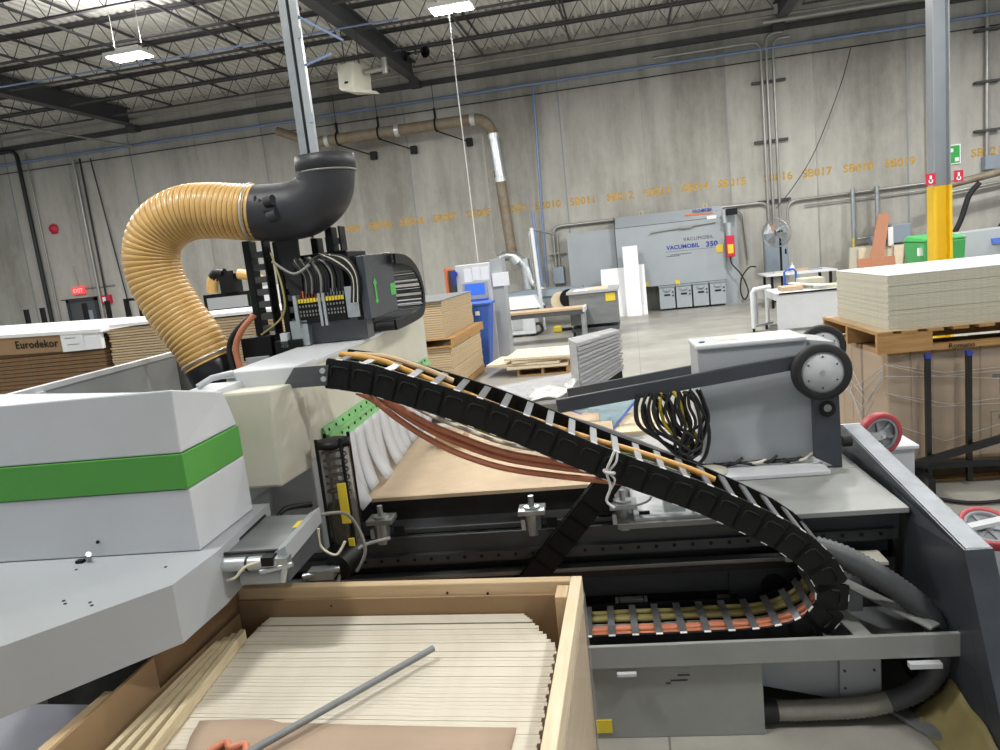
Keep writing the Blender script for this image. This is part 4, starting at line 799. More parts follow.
part(bd, 'scale_bar', MB('machine_cream').box(.78, 1.02, 3.26, 3.3, .59, .645), label='short cream scale bar'); part(bd, 'stop_block', MB('black_plastic').box(1.1, 1.17, 3.22, 3.32, .5, .58).m('machine_cream').box(1.09, 1.2, 3.2, 3.33, .58, .595).m('bed_grey').box(1.0, 1.07, 3.26, 3.33, .46, .49))
# chain tray and the cabinets under it
part(bd, 'tray_floor', MB('bed_grey').box(-1.5, 1.3, 2.87, 3.28, .335, .345))
part(bd, 'tray_front', MB('table_grey').box(-1.5, 1.385, 2.85, 2.87, .345, .445), .003)
part(bd, 'tray_rear', MB('bed_grey').box(.9, 1.1, 3.24, 3.28, .345, .56).box(-1.5, .9, 3.255, 3.28, .345, .40)); part(bd, 'tray_brace', MB('table_grey').bar((1.0, 2.9, .4), (.9, 3.3, .46), .07, .008).bar((1.25, 2.88, .46), (1.0, 3.25, .5), .06, .008))
part(bd, 'slotted_bracket', MB('table_grey').box(1.385, 1.46, 2.86, 2.93, .38, .386).box(1.2, 1.33, 3.05, 3.15, .42, .426).m('black_void').box(1.4, 1.44, 2.875, 2.9, .386, .388))
part(bd, 'latch', MB('machine_white').box(-.02, .06, 2.83, 2.85, .318, .33).box(1.13, 1.25, 2.82, 2.85, .315, .335))
lc = part(bd, 'lower_cabinet', MB('bed_grey').m('table_grey').box(-1.5, .575, 2.88, 3.4, .0, .343), .004)
part(lc, 'warning_label', MB('yellow_label').box(-.155, -.06, 2.875, 2.88, .03, .09), label='yellow warning label'); part(lc, 'scuffs', MB('ink_dark').box(.2, .27, 2.876, 2.88, .262, .267).box(.23, .28, 2.876, 2.88, .285, .29).box(.18, .2, 2.876, 2.88, .25, .255))
part(bd, 'side_cabinet', MB('machine_grey').hexa([(.6, 3.03, .13), (.93, 3.03, .05), (.93, 3.4, .05), (.6, 3.4, .13)], [(.6, 3.03, .335), (.93, 3.03, .335), (.93, 3.4, .335), (.6, 3.4, .335)]))
dr_ = part(bd, 'side_door', MB('machine_grey').box(.92, 1.09, 3.01, 3.4, .045, .335), .004)
part(dr_, 'screws', MB('bed_dark').cyl((.94, 3.005, .31), (.94, 3.015, .31), .006, n=6).cyl((1.06, 3.005, .31), (1.06, 3.015, .31), .006, n=6).cyl((.94, 3.005, .2), (.94, 3.015, .2), .006, n=6).cyl((1.06, 3.005, .2), (1.06, 3.015, .2), .006, n=6).cyl((.94, 3.005, .12), (.94, 3.015, .12), .006, n=6))
part(bd, 'floor_strut', MB('bed_grey').bar((1.02, 3.2, .02), (1.28, 2.75, .02), .06, .02)); part(bd, 'foot', MB('bed_dark').box(-1.4, .5, 3.42, 3.6, 0, .03).box(.9, 1.2, 3.6, 4.2, 0, .03))
for x in (-1.11, -.36, .075):
    cl = part(bd, 'air_cylinder', MB('galv').cyl((x, 3.36, .76), (x, 3.36, .9), .038, n=18).cyl((x, 3.36, .9), (x, 3.36, .95), .014), label='silver air cylinder')
    part(cl, 'clamp_plate', MB('galv').box(x - .065, x + .065, 3.31, 3.42, .865, .89), .004); part(cl, 'side_fitting', MB('galv_bright').box(x - .055, x - .035, 3.33, 3.36, .79, .84)); part(cl, 'socket', MB('black_void').box(x + .07, x + .12, 3.322, 3.33, .80, .85))
part(bd, 'console_mount', MB('machine_white').box(.12, .62, 3.28, 3.7, .82, .835)); part(bd, 'small_motor', MB('galv').box(.26, .36, 3.33, 3.42, .835, .93).m('wire_grey').tube(spline([(.1, 3.36, .86), (.2, 3.34, .9), (.2, 3.34, .98), (.14, 3.36, 1.02)], 5), .006, 5).m('black_plastic').box(.4, .44, 3.3, 3.34, .835, .86).box(-.05, .03, 3.36, 3.5, .83, .92))
# ---- board being cut and pods
solo('mdf_board', 'large raw board lying on the router bed under the flaps', 'board', MB('mdf').box(-1.45, .08, 3.47, 4.75, .932, .952), (-.7, 4, .932), MF, bevel=.002)
sr = MB('oily').box(-1.4, .04, 3.5, 3.56, .82, .932).box(-1.4, .04, 4.1, 4.16, .82, .932).box(-1.4, .04, 4.6, 4.66, .82, .932); part(bd, 'support_pod', sr)
solo('offcut_block', 'small pale block stack on the raw board behind the flaps', 'offcut', MB('chip_face').box(-1.02, -.85, 4.35, 4.6, .952, 1.03), (-.9, 4.4, .952), MF)

# ---- travelling gantry
g = thing('gantry', 'pale travelling gantry of the router with a green striped end hood', 'machine', (-1.45, 3.0, .85), MF)
part(g, 'beam', MB('machine_cream').box(-1.6, -1.27, 3.0, 5.52, 1.3, 1.70), .006)
part(g, 'top_plate', MB('machine_white').hexa([(-1.63, 2.98, 1.70), (-1.265, 2.98, 1.70), (-1.265, 5.5, 1.70), (-1.63, 5.5, 1.70)], [(-1.63, 2.98, 1.715), (-1.265, 2.98, 1.715), (-1.265, 5.5, 1.715), (-1.63, 5.5, 1.715)]))
part(g, 'end_cover', MB('machine_white').box(-1.53, -1.26, 2.945, 3.2, 1.655, 1.73), .006)
eh = part(g, 'end_housing', MB('machine_cream').hexa([(-1.52, 2.75, 1.265), (-1.305, 2.75, 1.265), (-1.27, 3.02, 1.265), (-1.52, 3.02, 1.265)], [(-1.52, 2.75, 1.672), (-1.295, 2.75, 1.672), (-1.26, 3.02, 1.655), (-1.52, 3.02, 1.655)]), .012)
part(eh, 'bolts', MB('black_void').cyl((-1.295, 2.85, 1.6), (-1.285, 2.85, 1.6), .009, n=8).cyl((-1.297, 2.86, 1.5), (-1.287, 2.86, 1.5), .009, n=8).cyl((-1.3, 2.87, 1.4), (-1.288, 2.87, 1.4), .009, n=8))
part(g, 'support_leg', MB('machine_cream').m('machine_grey').box(-1.58, -1.28, 3.02, 3.32, .86, 1.3), .01)
part(g, 'latch', MB('machine_grey').tube([(-1.62, 2.8, 1.7), (-1.58, 2.85, 1.725), (-1.54, 2.95, 1.725)], .014, 8).m('machine_white').box(-1.66, -1.5, 2.7, 2.95, 1.66, 1.69))
part(g, 'side_arm', MB('machine_grey').hexa([(-1.62, 2.67, 1.0), (-1.5, 2.67, 1.0), (-1.5, 3.2, 1.0), (-1.62, 3.2, 1.0)], [(-1.62, 2.67, 1.26), (-1.47, 2.67, 1.2), (-1.47, 3.2, 1.2), (-1.62, 3.2, 1.26)]))
gr = MB('rail_green'); gr.hexa([(-1.27, 3.17, 1.325), (-1.235, 3.17, 1.31), (-1.235, 5.43, 1.29), (-1.27, 5.43, 1.3)], [(-1.27, 3.17, 1.405), (-1.258, 3.17, 1.405), (-1.258, 5.43, 1.395), (-1.27, 5.43, 1.395)])
gp = part(g, 'green_rail', gr, label='pale green flap rail'); part(gp, 'centre_strip', MB('wire_cream').m('rail_green').hexa([(-1.262, 3.17, 1.362), (-1.232, 3.17, 1.352), (-1.232, 5.43, 1.345), (-1.262, 5.43, 1.345)], [(-1.26, 3.17, 1.372), (-1.234, 3.17, 1.372), (-1.234, 5.43, 1.36), (-1.26, 5.43, 1.36)])); hb = MB('black_void')
for k in range(22):
    y = 3.22 + k * .1; hb.cyl((-1.262, y, 1.385), (-1.25, y, 1.385), .008, n=6); hb.cyl((-1.252, y + .03, 1.335), (-1.238, y + .03, 1.335), .008, n=6)
part(gp, 'rail_bolts', hb)
random.seed(3)
for k in range(15):
    y = 3.2 + k * .148; kick = .02 + .035 * random.random() + (.05 if k in (0, 3) else 0); dr = random.uniform(-.012, .02)
    def fl(u, w, y=y, kick=kick, dr=dr): return V(-1.235 + kick * w * w * 1.2, y + .152 * u + dr * w * w, 1.31 - w * .345 + .02 * w * w)
    part(g, 'flap', MB('machine_cream').m('machine_white').grid(fl, 2, 8), solid=.006, label='pale curtain flap' if k == 0 else None)
# hood at the operator end
hd = part(g, 'hood', MB('machine_grey').m('machine_white').hexa([(-2.5, 2.2, 1.572), (-1.372, 2.2, 1.572), (-1.372, 2.6, 1.572), (-2.5, 2.6, 1.572)], [(-2.5, 2.2, 1.785), (-1.365, 2.2, 1.785), (-1.385, 2.56, 1.71), (-2.5, 2.6, 1.785)]), .006)
part(hd, 'green_stripe', MB('machine_green').box(-2.5, -1.368, 2.197, 2.6, 1.45, 1.57), .003, label='green stripe band')
part(hd, 'lower_panel', MB('machine_white').box(-2.5, -1.366, 2.2, 2.6, 1.232, 1.447), .004); part(hd, 'screw', MB('black_void').cyl((-1.73, 2.195, 1.285), (-1.73, 2.205, 1.285), .006, n=8))
sk = part(g, 'skirt', MB('machine_grey').prism([(-1.3, 2.183, 1.04), (-1.316, 1.942, 1.04), (-1.72, 1.49, 1.04), (-1.8, 1.52, 1.04), (-2.4, 2.2, 1.04), (-2.5, 2.66, 1.04), (-1.327, 2.66, 1.04)], (0, 0, .19)), .006)
sb = MB('black_void')
for x, y in ((-1.62, 1.87), (-1.6, 1.85), (-1.52, 1.85), (-1.5, 1.83), (-1.75, 2.1), (-1.42, 2.08)): sb.cyl((x, y, 1.229), (x, y, 1.232), .005, n=6)
part(sk, 'bolt_holes', sb); part(sk, 'tube_stub', MB('galv').tube([(-1.75, 2.17, 1.23), (-1.75, 2.16, 1.25), (-1.735, 2.15, 1.262)], .009, 8).m('black_plastic').box(-1.79, -1.765, 2.15, 2.17, 1.23, 1.24))
# drawer with the roller
dw = part(g, 'drawer', MB('machine_grey').m('bed_grey').hexa([(-1.318, 2.235, 1.185), (-1.09, 2.225, 1.185), (-1.11, 2.59, 1.185), (-1.33, 2.61, 1.185)], [(-1.318, 2.235, 1.197), (-1.09, 2.225, 1.197), (-1.11, 2.59, 1.197), (-1.33, 2.61, 1.197)]), .002)
part(dw, 'side_lip', MB('machine_grey').hexa([(-1.12, 2.225, 1.197), (-1.075, 2.222, 1.16), (-1.095, 2.6, 1.16), (-1.14, 2.6, 1.197)], [(-1.12, 2.225, 1.2), (-1.075, 2.222, 1.222), (-1.095, 2.6, 1.222), (-1.14, 2.6, 1.2)]), .002)
part(dw, 'roller', MB('galv_bright').cyl((-1.315, 2.215, 1.17), (-1.1, 2.21, 1.17), .024, n=16)); part(dw, 'belt', MB('black_rubber').cyl((-1.215, 2.212, 1.17), (-1.207, 2.212, 1.17), .0255, n=14).hexa([(-1.326, 2.21, 1.197), (-1.305, 2.21, 1.197), (-1.318, 2.6, 1.197), (-1.336, 2.6, 1.197)], [(-1.326, 2.21, 1.206), (-1.305, 2.21, 1.206), (-1.318, 2.6, 1.206), (-1.336, 2.6, 1.206)]).box(-1.315, -1.09, 2.228, 2.24, 1.197, 1.206))
part(dw, 'yellow_tag', MB('yellow_label').add([(-1.15, 2.45, 1.199), (-1.125, 2.45, 1.2005), (-1.13, 2.52, 1.2005), (-1.155, 2.52, 1.199)], [(0, 1, 2, 3)]))
part(dw, 'under_box', MB('door_grey').box(-1.3, -1.12, 2.3, 2.6, 1.06, 1.185)); part(dw, 'lower_tube', MB('machine_grey').cyl((-1.28, 2.29, 1.09), (-1.13, 2.29, 1.09), .028, n=16))
part(dw, 'valve_fitting', MB('galv').box(-1.11, -1.065, 2.19, 2.23, 1.15, 1.19).cyl((-1.09, 2.19, 1.11), (-1.075, 2.2, 1.17), .011).cyl((-1.16, 2.185, 1.15), (-1.05, 2.2, 1.165), .009).m('black_plastic').box(-1.15, -1.11, 2.18, 2.22, 1.17, 1.2).m('wire_cream').tube(spline([(-1.29, 2.2, 1.12), (-1.25, 2.185, 1.135), (-1.21, 2.185, 1.17), (-1.15, 2.19, 1.185)], 5), .005, 6))
# grease reservoir and small motor
jx, jy = -1.16, 3.0
rs = part(g, 'reservoir', MB('clear_plastic').lathe([(.068, .92), (.068, 1.36)], (jx, jy, 0), n=24), label='clear lubricant reservoir cylinder')
part(rs, 'end_cap', MB('black_plastic').lathe([(0, 1.36), (.085, 1.36), (.085, 1.385), (.05, 1.392), (0, 1.392)], (jx, jy, 0), n=6).lathe([(0, .9), (.085, .9), (.085, .93), (0, .93)], (jx, jy, 0), n=6))
tr = MB('black_plastic')
for k in range(4): a = pi / 4 + k * pi / 2; tr.cyl((jx + .077 * cos(a), jy + .077 * sin(a), .9), (jx + .077 * cos(a), jy + .077 * sin(a), 1.405), .008, n=8)
part(rs, 'tie_rod', tr)
part(rs, 'spring', MB('wire_black').tube([(jx + .05 * cos(k * .5), jy + .05 * sin(k * .5), 1.14 + .0028 * k) for k in range(76)], .005, 5)); part(rs, 'grease', MB('black_rubber').lathe([(0, .93), (.062, .93), (.062, 1.1), (0, 1.12)], (jx, jy, 0), n=20))
part(rs, 'warning_strip', MB('yellow_label').box(jx + .02, jx + .058, jy - .078, jy - .072, 1.03, 1.21).box(jx + .035, jx + .06, jy - .078, jy - .07, .925, .96), label='yellow warning strip')
part(g, 'valve_motor', MB('black_plastic').cyl((-1.16, 2.85, .86), (-1.12, 3.0, .88), .06, n=18).m('galv').box(-1.28, -1.17, 2.8, 2.86, .83, .87).cyl((-1.3, 2.8, .85), (-1.15, 2.84, .86), .014))
cbm = MB('wire_grey'); cbm.tube(spline([(-1.1, 2.6, 1.19), (-1.08, 2.8, 1.12), (-1.05, 2.85, 1.04), (-1.03, 2.85, .93), (-1.08, 2.85, .84)], 7), .007, 6); cbm.tube(spline([(-.98, 3.05, .9), (-1.08, 2.95, .91), (-1.14, 2.88, .86), (-1.17, 2.85, .8)], 7), .009, 6)
cbm.m('wire_cream').tube(spline([(-1.2, 2.8, 1.06), (-1.2, 2.8, .98), (-1.14, 2.8, .94), (-1.1, 2.82, .99)], 6), .006, 6).m('wire_black').tube(spline([(-1.3, 3.0, 1.1), (-1.38, 2.9, 1.12), (-1.42, 2.85, 1.06)], 6), .012, 6)
part(g, 'cable', cbm)
# far side cover seen over the hood
fcv = thing('side_guard', 'long grey guard panel with a white top edge behind the green striped hood', 'guard', (-2.6, 3.4, 0), MF)
part(fcv, 'panel', MB('machine_grey').box(-2.62, -2.6, 2.62, 4.3, .5, 1.70)); part(fcv, 'top_edge', MB('paint_white').box(-2.63, -2.585, 2.6, 4.33, 1.70, 1.725)); part(fcv, 'post', MB('paint_white').box(-2.6, -2.57, 3.08, 3.13, .5, 1.70)); part(fcv, 'end_panel', MB('bed_grey').hexa([(-2.62, 4.3, .83), (-2.3, 4.42, .83), (-2.3, 4.45, .83), (-2.62, 4.33, .83)], [(-2.62, 4.3, 1.72), (-2.45, 4.40, 1.62), (-2.45, 4.43, 1.62), (-2.62, 4.33, 1.72)])); part(fcv, 'foot', MB('bed_dark').box(-2.66, -2.52, 2.7, 4.3, 0, .5))

# ---- router head and vertical chains
rh = thing('router_carriage', 'black router head with cable bundle and a yellow marked valve bank', 'machine', (-1.5, 4.2, 1.7), MF)
part(rh, 'carriage', MB('black_plastic').box(-1.7, -1.33, 4.08, 4.45, 1.715, 2.22), .01); part(rh, 'slide_plate', MB('door_grey').box(-1.66, -1.24, 3.98, 4.1, 1.72, 1.86))
def ladder(name, x0, x1, y, z0, z1):
    o = MB('black_plastic'); o.box(x0, x0 + .04, y, y + .1, z0, z1).box(x1 - .012, x1, y, y + .1, z0, z1)
    p = part(rh, name, o, .004); r_ = MB('bed_dark'); n = int((z1 - z0) / .07)
    for k in range(n): r_.box(x0 + .035, x1, y + .01, y + .05, z0 + k * .07, z0 + k * .07 + .035)
    part(p, 'links', r_)
ladder('riser_chain', -1.905, -1.78, 4.0, 1.6, 2.33); ladder('riser_chain', -1.75, -1.63, 4.05, 1.55, 2.31); ladder('riser_chain', -1.56, -1.46, 4.15, 2.05, 2.31); ladder('riser_chain', -1.45, -1.36, 4.1, 2.05, 2.36)
part(rh, 'black_strap', MB('black_rubber').hexa([(-1.66, 3.98, 2.0), (-1.58, 3.98, 2.0), (-1.58, 4.0, 2.0), (-1.66, 4.0, 2.0)], [(-1.70, 3.98, 2.31), (-1.57, 3.98, 2.31), (-1.57, 4.0, 2.31), (-1.70, 4.0, 2.31)]))
part(rh, 'wood_bracket', MB('pine').box(-1.77, -1.74, 4.12, 4.14, 1.8, 2.2).box(-1.57, -1.555, 4.2, 4.22, 2.1, 2.4))
vb = part(rh, 'valve_bank', MB('black_plastic').box(-1.6, -1.33, 3.92, 4.05, 1.84, 1.98)); sl = MB('galv')
for k in range(15):
    x = -1.592 + k * .0178
    part(vb, 'valve_label', MB('yellow_label').box(x, x + .013, 3.912, 3.92, 1.955, 1.978))
sl.box(-1.615, -1.595, 3.9, 4.0, 1.82, 2.0).box(-1.475, -1.46, 3.905, 3.93, 1.82, 2.0).box(-1.45, -1.435, 3.905, 3.93, 1.82, 2.0); part(vb, 'clamp_bar', sl)
dt = MB('wire_grey')
for k in range(15):
    x = -1.586 + k * .0178
    for z in (1.93, 1.9, 1.88): dt.box(x - .003, x + .003, 3.915, 3.92, z, z + .012)
part(vb, 'ports', dt)
ft = MB('ink_orange')
for k in range(14): ft.m('ink_orange' if k < 7 else 'galv').cyl((-1.58 + k * .018, 3.97, 1.98), (-1.58 + k * .018, 3.97, 2.02), .006, n=6)
part(vb, 'fittings', ft)
part(rh, 'terminal_plate', MB('galv').box(-1.325, -1.255, 3.93, 3.95, 1.85, 2.02).cyl((-1.285, 3.925, 1.9), (-1.285, 3.94, 1.9), .018, n=10).cyl((-1.285, 3.925, 1.95), (-1.285, 3.94, 1.95), .014, n=10))
cbn = MB('wire_black'); random.seed(11)
for k in range(34):
    xa = -1.57 + .23 * random.random(); xb = -1.62 + .12 * random.random()
    cbn.m('wire_black' if k % 7 else 'wire_grey').tube(spline([(xa, 3.96, 2.0), (xa + .01, 3.95, 2.1), (xa - .04, 3.96, 2.17 + .03 * random.random()), (xb, 3.99, 2.12 + .05 * random.random()), (xb - .03, 4.02, 2.02)], 5), .007, 5)
for k in range(8):
    x = -1.4 + .015 * k
    cbn.m(('wire_black', 'wire_black', 'wire_cream', 'wire_black')[k % 4]).tube(spline([(-1.55, 3.95, 2.14), (-1.45, 3.93, 2.2), (x, 3.92, 2.18), (-1.28 + .006 * k, 3.92, 2.08), (-1.29 + .006 * k, 3.92, 1.93)], 6), .006, 5)
cbn.m('hose_olive').tube(spline([(-1.72, 3.95, 2.25), (-1.68, 3.94, 2.05), (-1.7, 3.94, 1.9), (-1.85, 3.95, 1.8)], 6), .006, 5).m('wire_grey').tube(spline([(-1.72, 3.95, 2.2), (-1.6, 3.93, 2.12), (-1.5, 3.93, 2.16)], 6), .008, 5)
part(rh, 'cable_bundle', cbn)
cvb = part(rh, 'head_cover', MB('slate').m('plate_dark').hexa([(-1.245, 3.95, 1.83), (-1.2, 3.95, 1.83), (-1.2, 4.55, 1.83), (-1.3, 4.55, 1.83)], [(-1.245, 3.95, 2.175), (-1.2, 3.95, 2.18), (-1.2, 4.55, 2.19), (-1.3, 4.55, 2.19)]), .004)
part(cvb, 'black_edge', MB('black_plastic').box(-1.275, -1.245, 3.94, 4.5, 1.83, 2.18)); part(cvb, 'green_arrow', MB('ink_green').prism([(-1.199, 4.06, 1.92), (-1.199, 4.1, 1.9), (-1.199, 4.14, 1.92), (-1.199, 4.115, 1.93), (-1.199, 4.115, 2.01), (-1.199, 4.14, 2.02), (-1.199, 4.1, 2.05), (-1.199, 4.06, 2.02), (-1.199, 4.085, 2.01), (-1.199, 4.085, 1.93)], (.002, 0, 0))); part(cvb, 'green_mark', MB('ink_green').box(-1.199, -1.197, 4.42, 4.54, 1.93, 2.0))
part(rh, 'spindle_motor', MB('black_plastic').box(-1.98, -1.8, 3.95, 4.2, 1.66, 1.79).m('machine_grey').box(-1.96, -1.82, 3.93, 3.96, 1.56, 1.68).m('door_grey').box(-1.95, -1.87, 3.925, 3.935, 1.57, 1.62).m('black_plastic').box(-1.76, -1.6, 3.9, 4.1, 1.6, 1.76), .004)
part(rh, 'side_box', MB('galv').box(-1.66, -1.56, 3.92, 4.05, 1.72, 1.86).m('machine_white').box(-1.72, -1.68, 3.9, 3.95, 1.72, 1.8))
for k, (mt, r_) in enumerate((('black_rubber', .016), ('ink_red', .018))):
    part(rh, 'head_hose', MB('black_rubber' if k == 0 else 'hose_orange').tube(spline([(-1.86, 3.92, 1.92), (-1.97 + k * .03, 3.9, 1.84), (-2.03 + k * .04, 3.9, 1.74), (-2.02 + k * .04, 3.9, 1.58)], 6), r_, 8))
# ---- energy chain helper
def chain(t, axis, path, a0, a1, h, pitch, bars='chain_bar', body='black_plastic', rib=True, end=None):
    """path: list of 2D points; axis 'y' -> path is (x,z), plates at y=a0,a1; axis 'x' -> path is (y,z), plates at x=a0,a1"""
    P = resample(spline([(p[0], 0, p[1]) for p in path], 10), pitch)
    def at(u, w, a): return V(u, a, w) if axis == 'y' else V(a, u, w)
    n = 0
    for i in range(len(P) - 1):
        p, q = P[i], P[i + 1]; d = (q - p).normalized(); nn = V(-d.z, 0, d.x); L = (q - p).length; hh = h / 2
        lk = None
        for a, s in ((a0, 1), (a1, -1)):
            m = MB(body); pts = []
            for fx_, fz in ((-.06, -.8), (.0, -1), (1.0, -1), (1.07, -.75), (1.07, .75), (1.0, 1), (.0, 1), (-.06, .8)):
                w_ = p + d * (L * fx_) + nn * (hh * fz); pts.append(at(w_.x, w_.z, a))
            m.prism(pts, at(0, 0, s * .014) - at(0, 0, 0))
            if rib:
                r_ = []
                for fx_, fz in ((.18, -.1), (.2, .38), (.3, .5), (.75, .5), (.85, .4)):
                    w_ = p + d * (L * fx_) + nn * (hh * fz); r_.append(at(w_.x, w_.z, a - s * .002))
                m.tube(r_, .006, 6)
            q_ = part(t, 'side_plate', m, .002 if rib else 0); lk = lk or q_
        if True:
            for sgn in (1, -1):
                c_ = p + d * (L * .5) + nn * (hh * .88 * sgn); b = MB(bars); b.bar(at(c_.x, c_.z, a0 + .006), at(c_.x, c_.z, a1 - .006), L * .3, .008, at(nn.x, nn.z, 0) - at(0, 0, 0)); part(lk, 'cross_bar', b)
        n += 1
    return P
lc_ = thing('energy_chain', 'black cable chain looped over the beam beyond the dark head cover', 'chain', (-1.3, 4.8, 1.72), MF)
chain(lc_, 'x', [(4.45, 2.15), (4.75, 2.13), (5.0, 2.05), (5.12, 1.92), (5.07, 1.8), (4.9, 1.765), (4.5, 1.755), (4.25, 1.755)], -1.44, -1.15, .06, .048, 'bed_dark', 'black_plastic', False)

# ---- amber dust duct with its black elbow
DY = 4.0
du = thing('dust_hose', 'amber ribbed dust hose curving from the guard panel up to a black elbow', 'hose', (-2.2, DY, 1.6), MF)
cen = spline([(-2.215, DY, 1.665), (-2.27, DY, 1.80), (-2.37, DY, 1.98), (-2.445, DY, 2.17), (-2.445, DY, 2.335), (-2.36, DY, 2.46), (-2.2, DY, 2.52), (-2.03, DY, 2.515), (-1.88, DY, 2.49), (-1.77, DY, 2.475)], 12)
cen = resample(cen, .0075); m = MB('duct_amber')
m.tube(cen, [.142 + .006 * min(1, i / 30) + .007 * (abs(((i % 4) / 4) - .5) * 2 > .4) for i in range(len(cen))], 30, False, False); part(du, 'hose', m)
rb = MB('duct_rib')
for i in range(2, len(cen) - 2, 4): rb.ring(cen[i], cen[i + 1] - cen[i - 1], .1435 + .006 * min(1, i / 30), .003, 28, 5)
part(du, 'spiral_rib', rb, label='brown spiral rib')
part(du, 'clamp', MB('galv_bright').ring(cen[-6], cen[-1] - cen[-4], .157, .006, 28, 6).ring(cen[4], cen[5] - cen[3], .151, .006, 28, 6))
part(du, 'lower_cuff', MB('black_gloss').tube([cen[0] + (cen[0] - cen[3]).normalized() * t for t in (-.03, .0, .02, .12, .15)], [.125, .146, .15, .146, .13], 26))
ep_ = spline([(-1.80, DY, 2.478), (-1.66, DY, 2.462), (-1.5, DY, 2.475), (-1.385, DY, 2.555), (-1.355, DY, 2.70)], 8)
el_ = part(du, 'elbow', MB('elbow_black').tube(ep_, [.152 + .006 * min(1, i / 6) for i in range(len(ep_))], 28, False, False).tube([ep_[-1] + V(0, 0, -.05), ep_[-1] + V(0, 0, -.045), ep_[-1] + V(0, 0, .03), ep_[-1] + V(0, 0, .03), ep_[-1] + V(0, 0, -.06)], [.154, .163, .163, .148, .146], 28, False, False), label='black moulded elbow')
part(el_, 'lip', MB('wire_grey').ring(ep_[-1] + V(0, 0, -.055), (0, 0, 1), .157, .006, 28, 6))
part(el_, 'clip', MB('elbow_black').tube([(-1.66, DY - .15, 2.51), (-1.61, DY - .165, 2.515)], .03, 10).tube([(-1.65, DY - .165, 2.43), (-1.6, DY - .17, 2.44)], .03, 10).box(-1.68, -1.6, DY - .17, DY - .13, 2.465, 2.475))
part(el_, 'moulded_mark', MB('elbow_black').bar((-1.74, DY - .135, 2.4), (-1.72, DY - .14, 2.55), .01, .012).bar((-1.75, DY - .14, 2.44), (-1.69, DY - .145, 2.53), .01, .012).bar((-1.75, DY - .14, 2.52), (-1.69, DY - .145, 2.43), .01, .012))
st_ = thing('roof_strut', 'tall galvanised double channel strut rising from the black elbow to the roof', 'strut', (-1.5, 4.2, 2.6), MF)
for x0, x1, mt in ((-1.555, -1.512, 'galv'), (-1.494, -1.455, 'galv_bright')): part(st_, 'channel', MB(mt).box(x0, x1, 4.18, 4.22, 2.5, 8.05))
part(st_, 'web', MB('door_grey').box(-1.512, -1.494, 4.2, 4.215, 2.5, 8.05)); part(st_, 'splice_clip', MB('galv_bright').box(-1.47, -1.445, 4.17, 4.19, 3.4, 3.45).box(-1.47, -1.445, 4.17, 4.19, 2.95, 3.0)); part(st_, 'brace', MB('blue_pipe').bar((-1.46, 4.2, 3.52), (-1.22, 4.2, 3.36), .012, .012).bar((-1.46, 4.2, 3.26), (-1.3, 4.2, 3.3), .012, .012))
part(st_, 'elbow_bracket', MB('door_grey').box(-1.56, -1.45, 4.1, 4.18, 2.5, 2.6))

# ---- big cable chain
bc_ = thing('energy_chain', 'big black cable chain sweeping down from the gantry and looping back in the tray', 'chain', (-.2, 3.05, .36), MF)
path = [(-1.115, 1.69), (-.94, 1.65), (-.815, 1.60), (-.61, 1.517), (-.41, 1.428), (-.21, 1.325), (-.01, 1.222), (.184, 1.13), (.38, 1.04), (.55, .945), (.69, .86), (.80, .765), (.87, .665), (.885, .575), (.845, .485), (.76, .425), (.64, .395), (.5, .387), (.2, .385), (-.4, .385), (-1.3, .385)]
CP = chain(bc_, 'y', path, 2.93, 3.22, .128, .1)
part(bc_, 'mount_bracket', MB('door_grey').hexa([(-1.318, 2.922, 1.642), (-1.12, 2.922, 1.64), (-1.12, 2.93, 1.64), (-1.318, 2.93, 1.642)], [(-1.25, 2.922, 1.728), (-1.1, 2.922, 1.725), (-1.1, 2.93, 1.725), (-1.25, 2.93, 1.728)]).m('galv_bright').cyl((-1.125, 2.91, 1.705), (-1.125, 2.925, 1.705), .012, n=10).cyl((-1.125, 2.91, 1.67), (-1.125, 2.925, 1.67), .012, n=10))
# white tabs along both edges of the chain
tb_ = MB('rope_white')
for i in range(0, len(CP) - 1):
    d = (CP[i + 1] - CP[i]).normalized(); nn = V(-d.z, 0, d.x)
    for s in (1, -1):
        c_ = CP[i].lerp(CP[i + 1], .5) + nn * .064 * s; tb_.bar(V(c_.x - d.x * .014, 2.934, c_.z - d.z * .014), V(c_.x + d.x * .014, 2.934, c_.z + d.z * .014), .012, .003, nn)
part(bc_, 'edge_tabs', tb_, label='small pale tabs along the chain edge')
# lines inside the chain
def inside(off, y, a=0, b=None, lift=None):
    P = CP[a:b]; out = []
    for i in range(len(P)):
        d = (P[min(i + 1, len(P) - 1)] - P[max(i - 1, 0)]).normalized(); nn = V(-d.z, 0, d.x); o = off + (lift(i / (len(P) - 1)) if lift else 0)
        out.append(V(P[i].x + nn.x * o, y + .004 * sin(i * 1.7 + y * 40), P[i].z + nn.z * o))
    return spline(out, 3)
def line(name, lb, pts, r, mt, grp=None, n=8): return solo(name, lb, 'hose', MB(mt).tube(pts, r, n), pts[0], MF, grp)
nC = len(CP)
for k in range(4): line('orange_hose', 'orange hose packed in the front half of the cable chain', inside(-.042 + .006 * (k % 2), 2.962 + .0275 * k, 18), .0125, 'hose_orange', 'orange hoses in the cable chain')
for k in range(3): line('olive_hose', 'olive hose packed in the rear half of the cable chain', inside(-.035 + .008 * (k % 2), 3.122 + .031 * k, 14), .013, 'hose_olive', 'olive hoses in the cable chain')
for k in range(3): line('grey_cable', 'thin grey cable in the middle of the cable chain', inside(-.02, 3.072 + .0135 * k, 6), .006, 'wire_grey', 'grey cables in the cable chain')
line('yellow_hose', 'yellow hose riding on top of the cable chain', inside(.05, 3.09, 0, 18, lambda t: .022 * cos(t * 2 * pi * 1.1) - .012), .0135, 'hose_yellow')
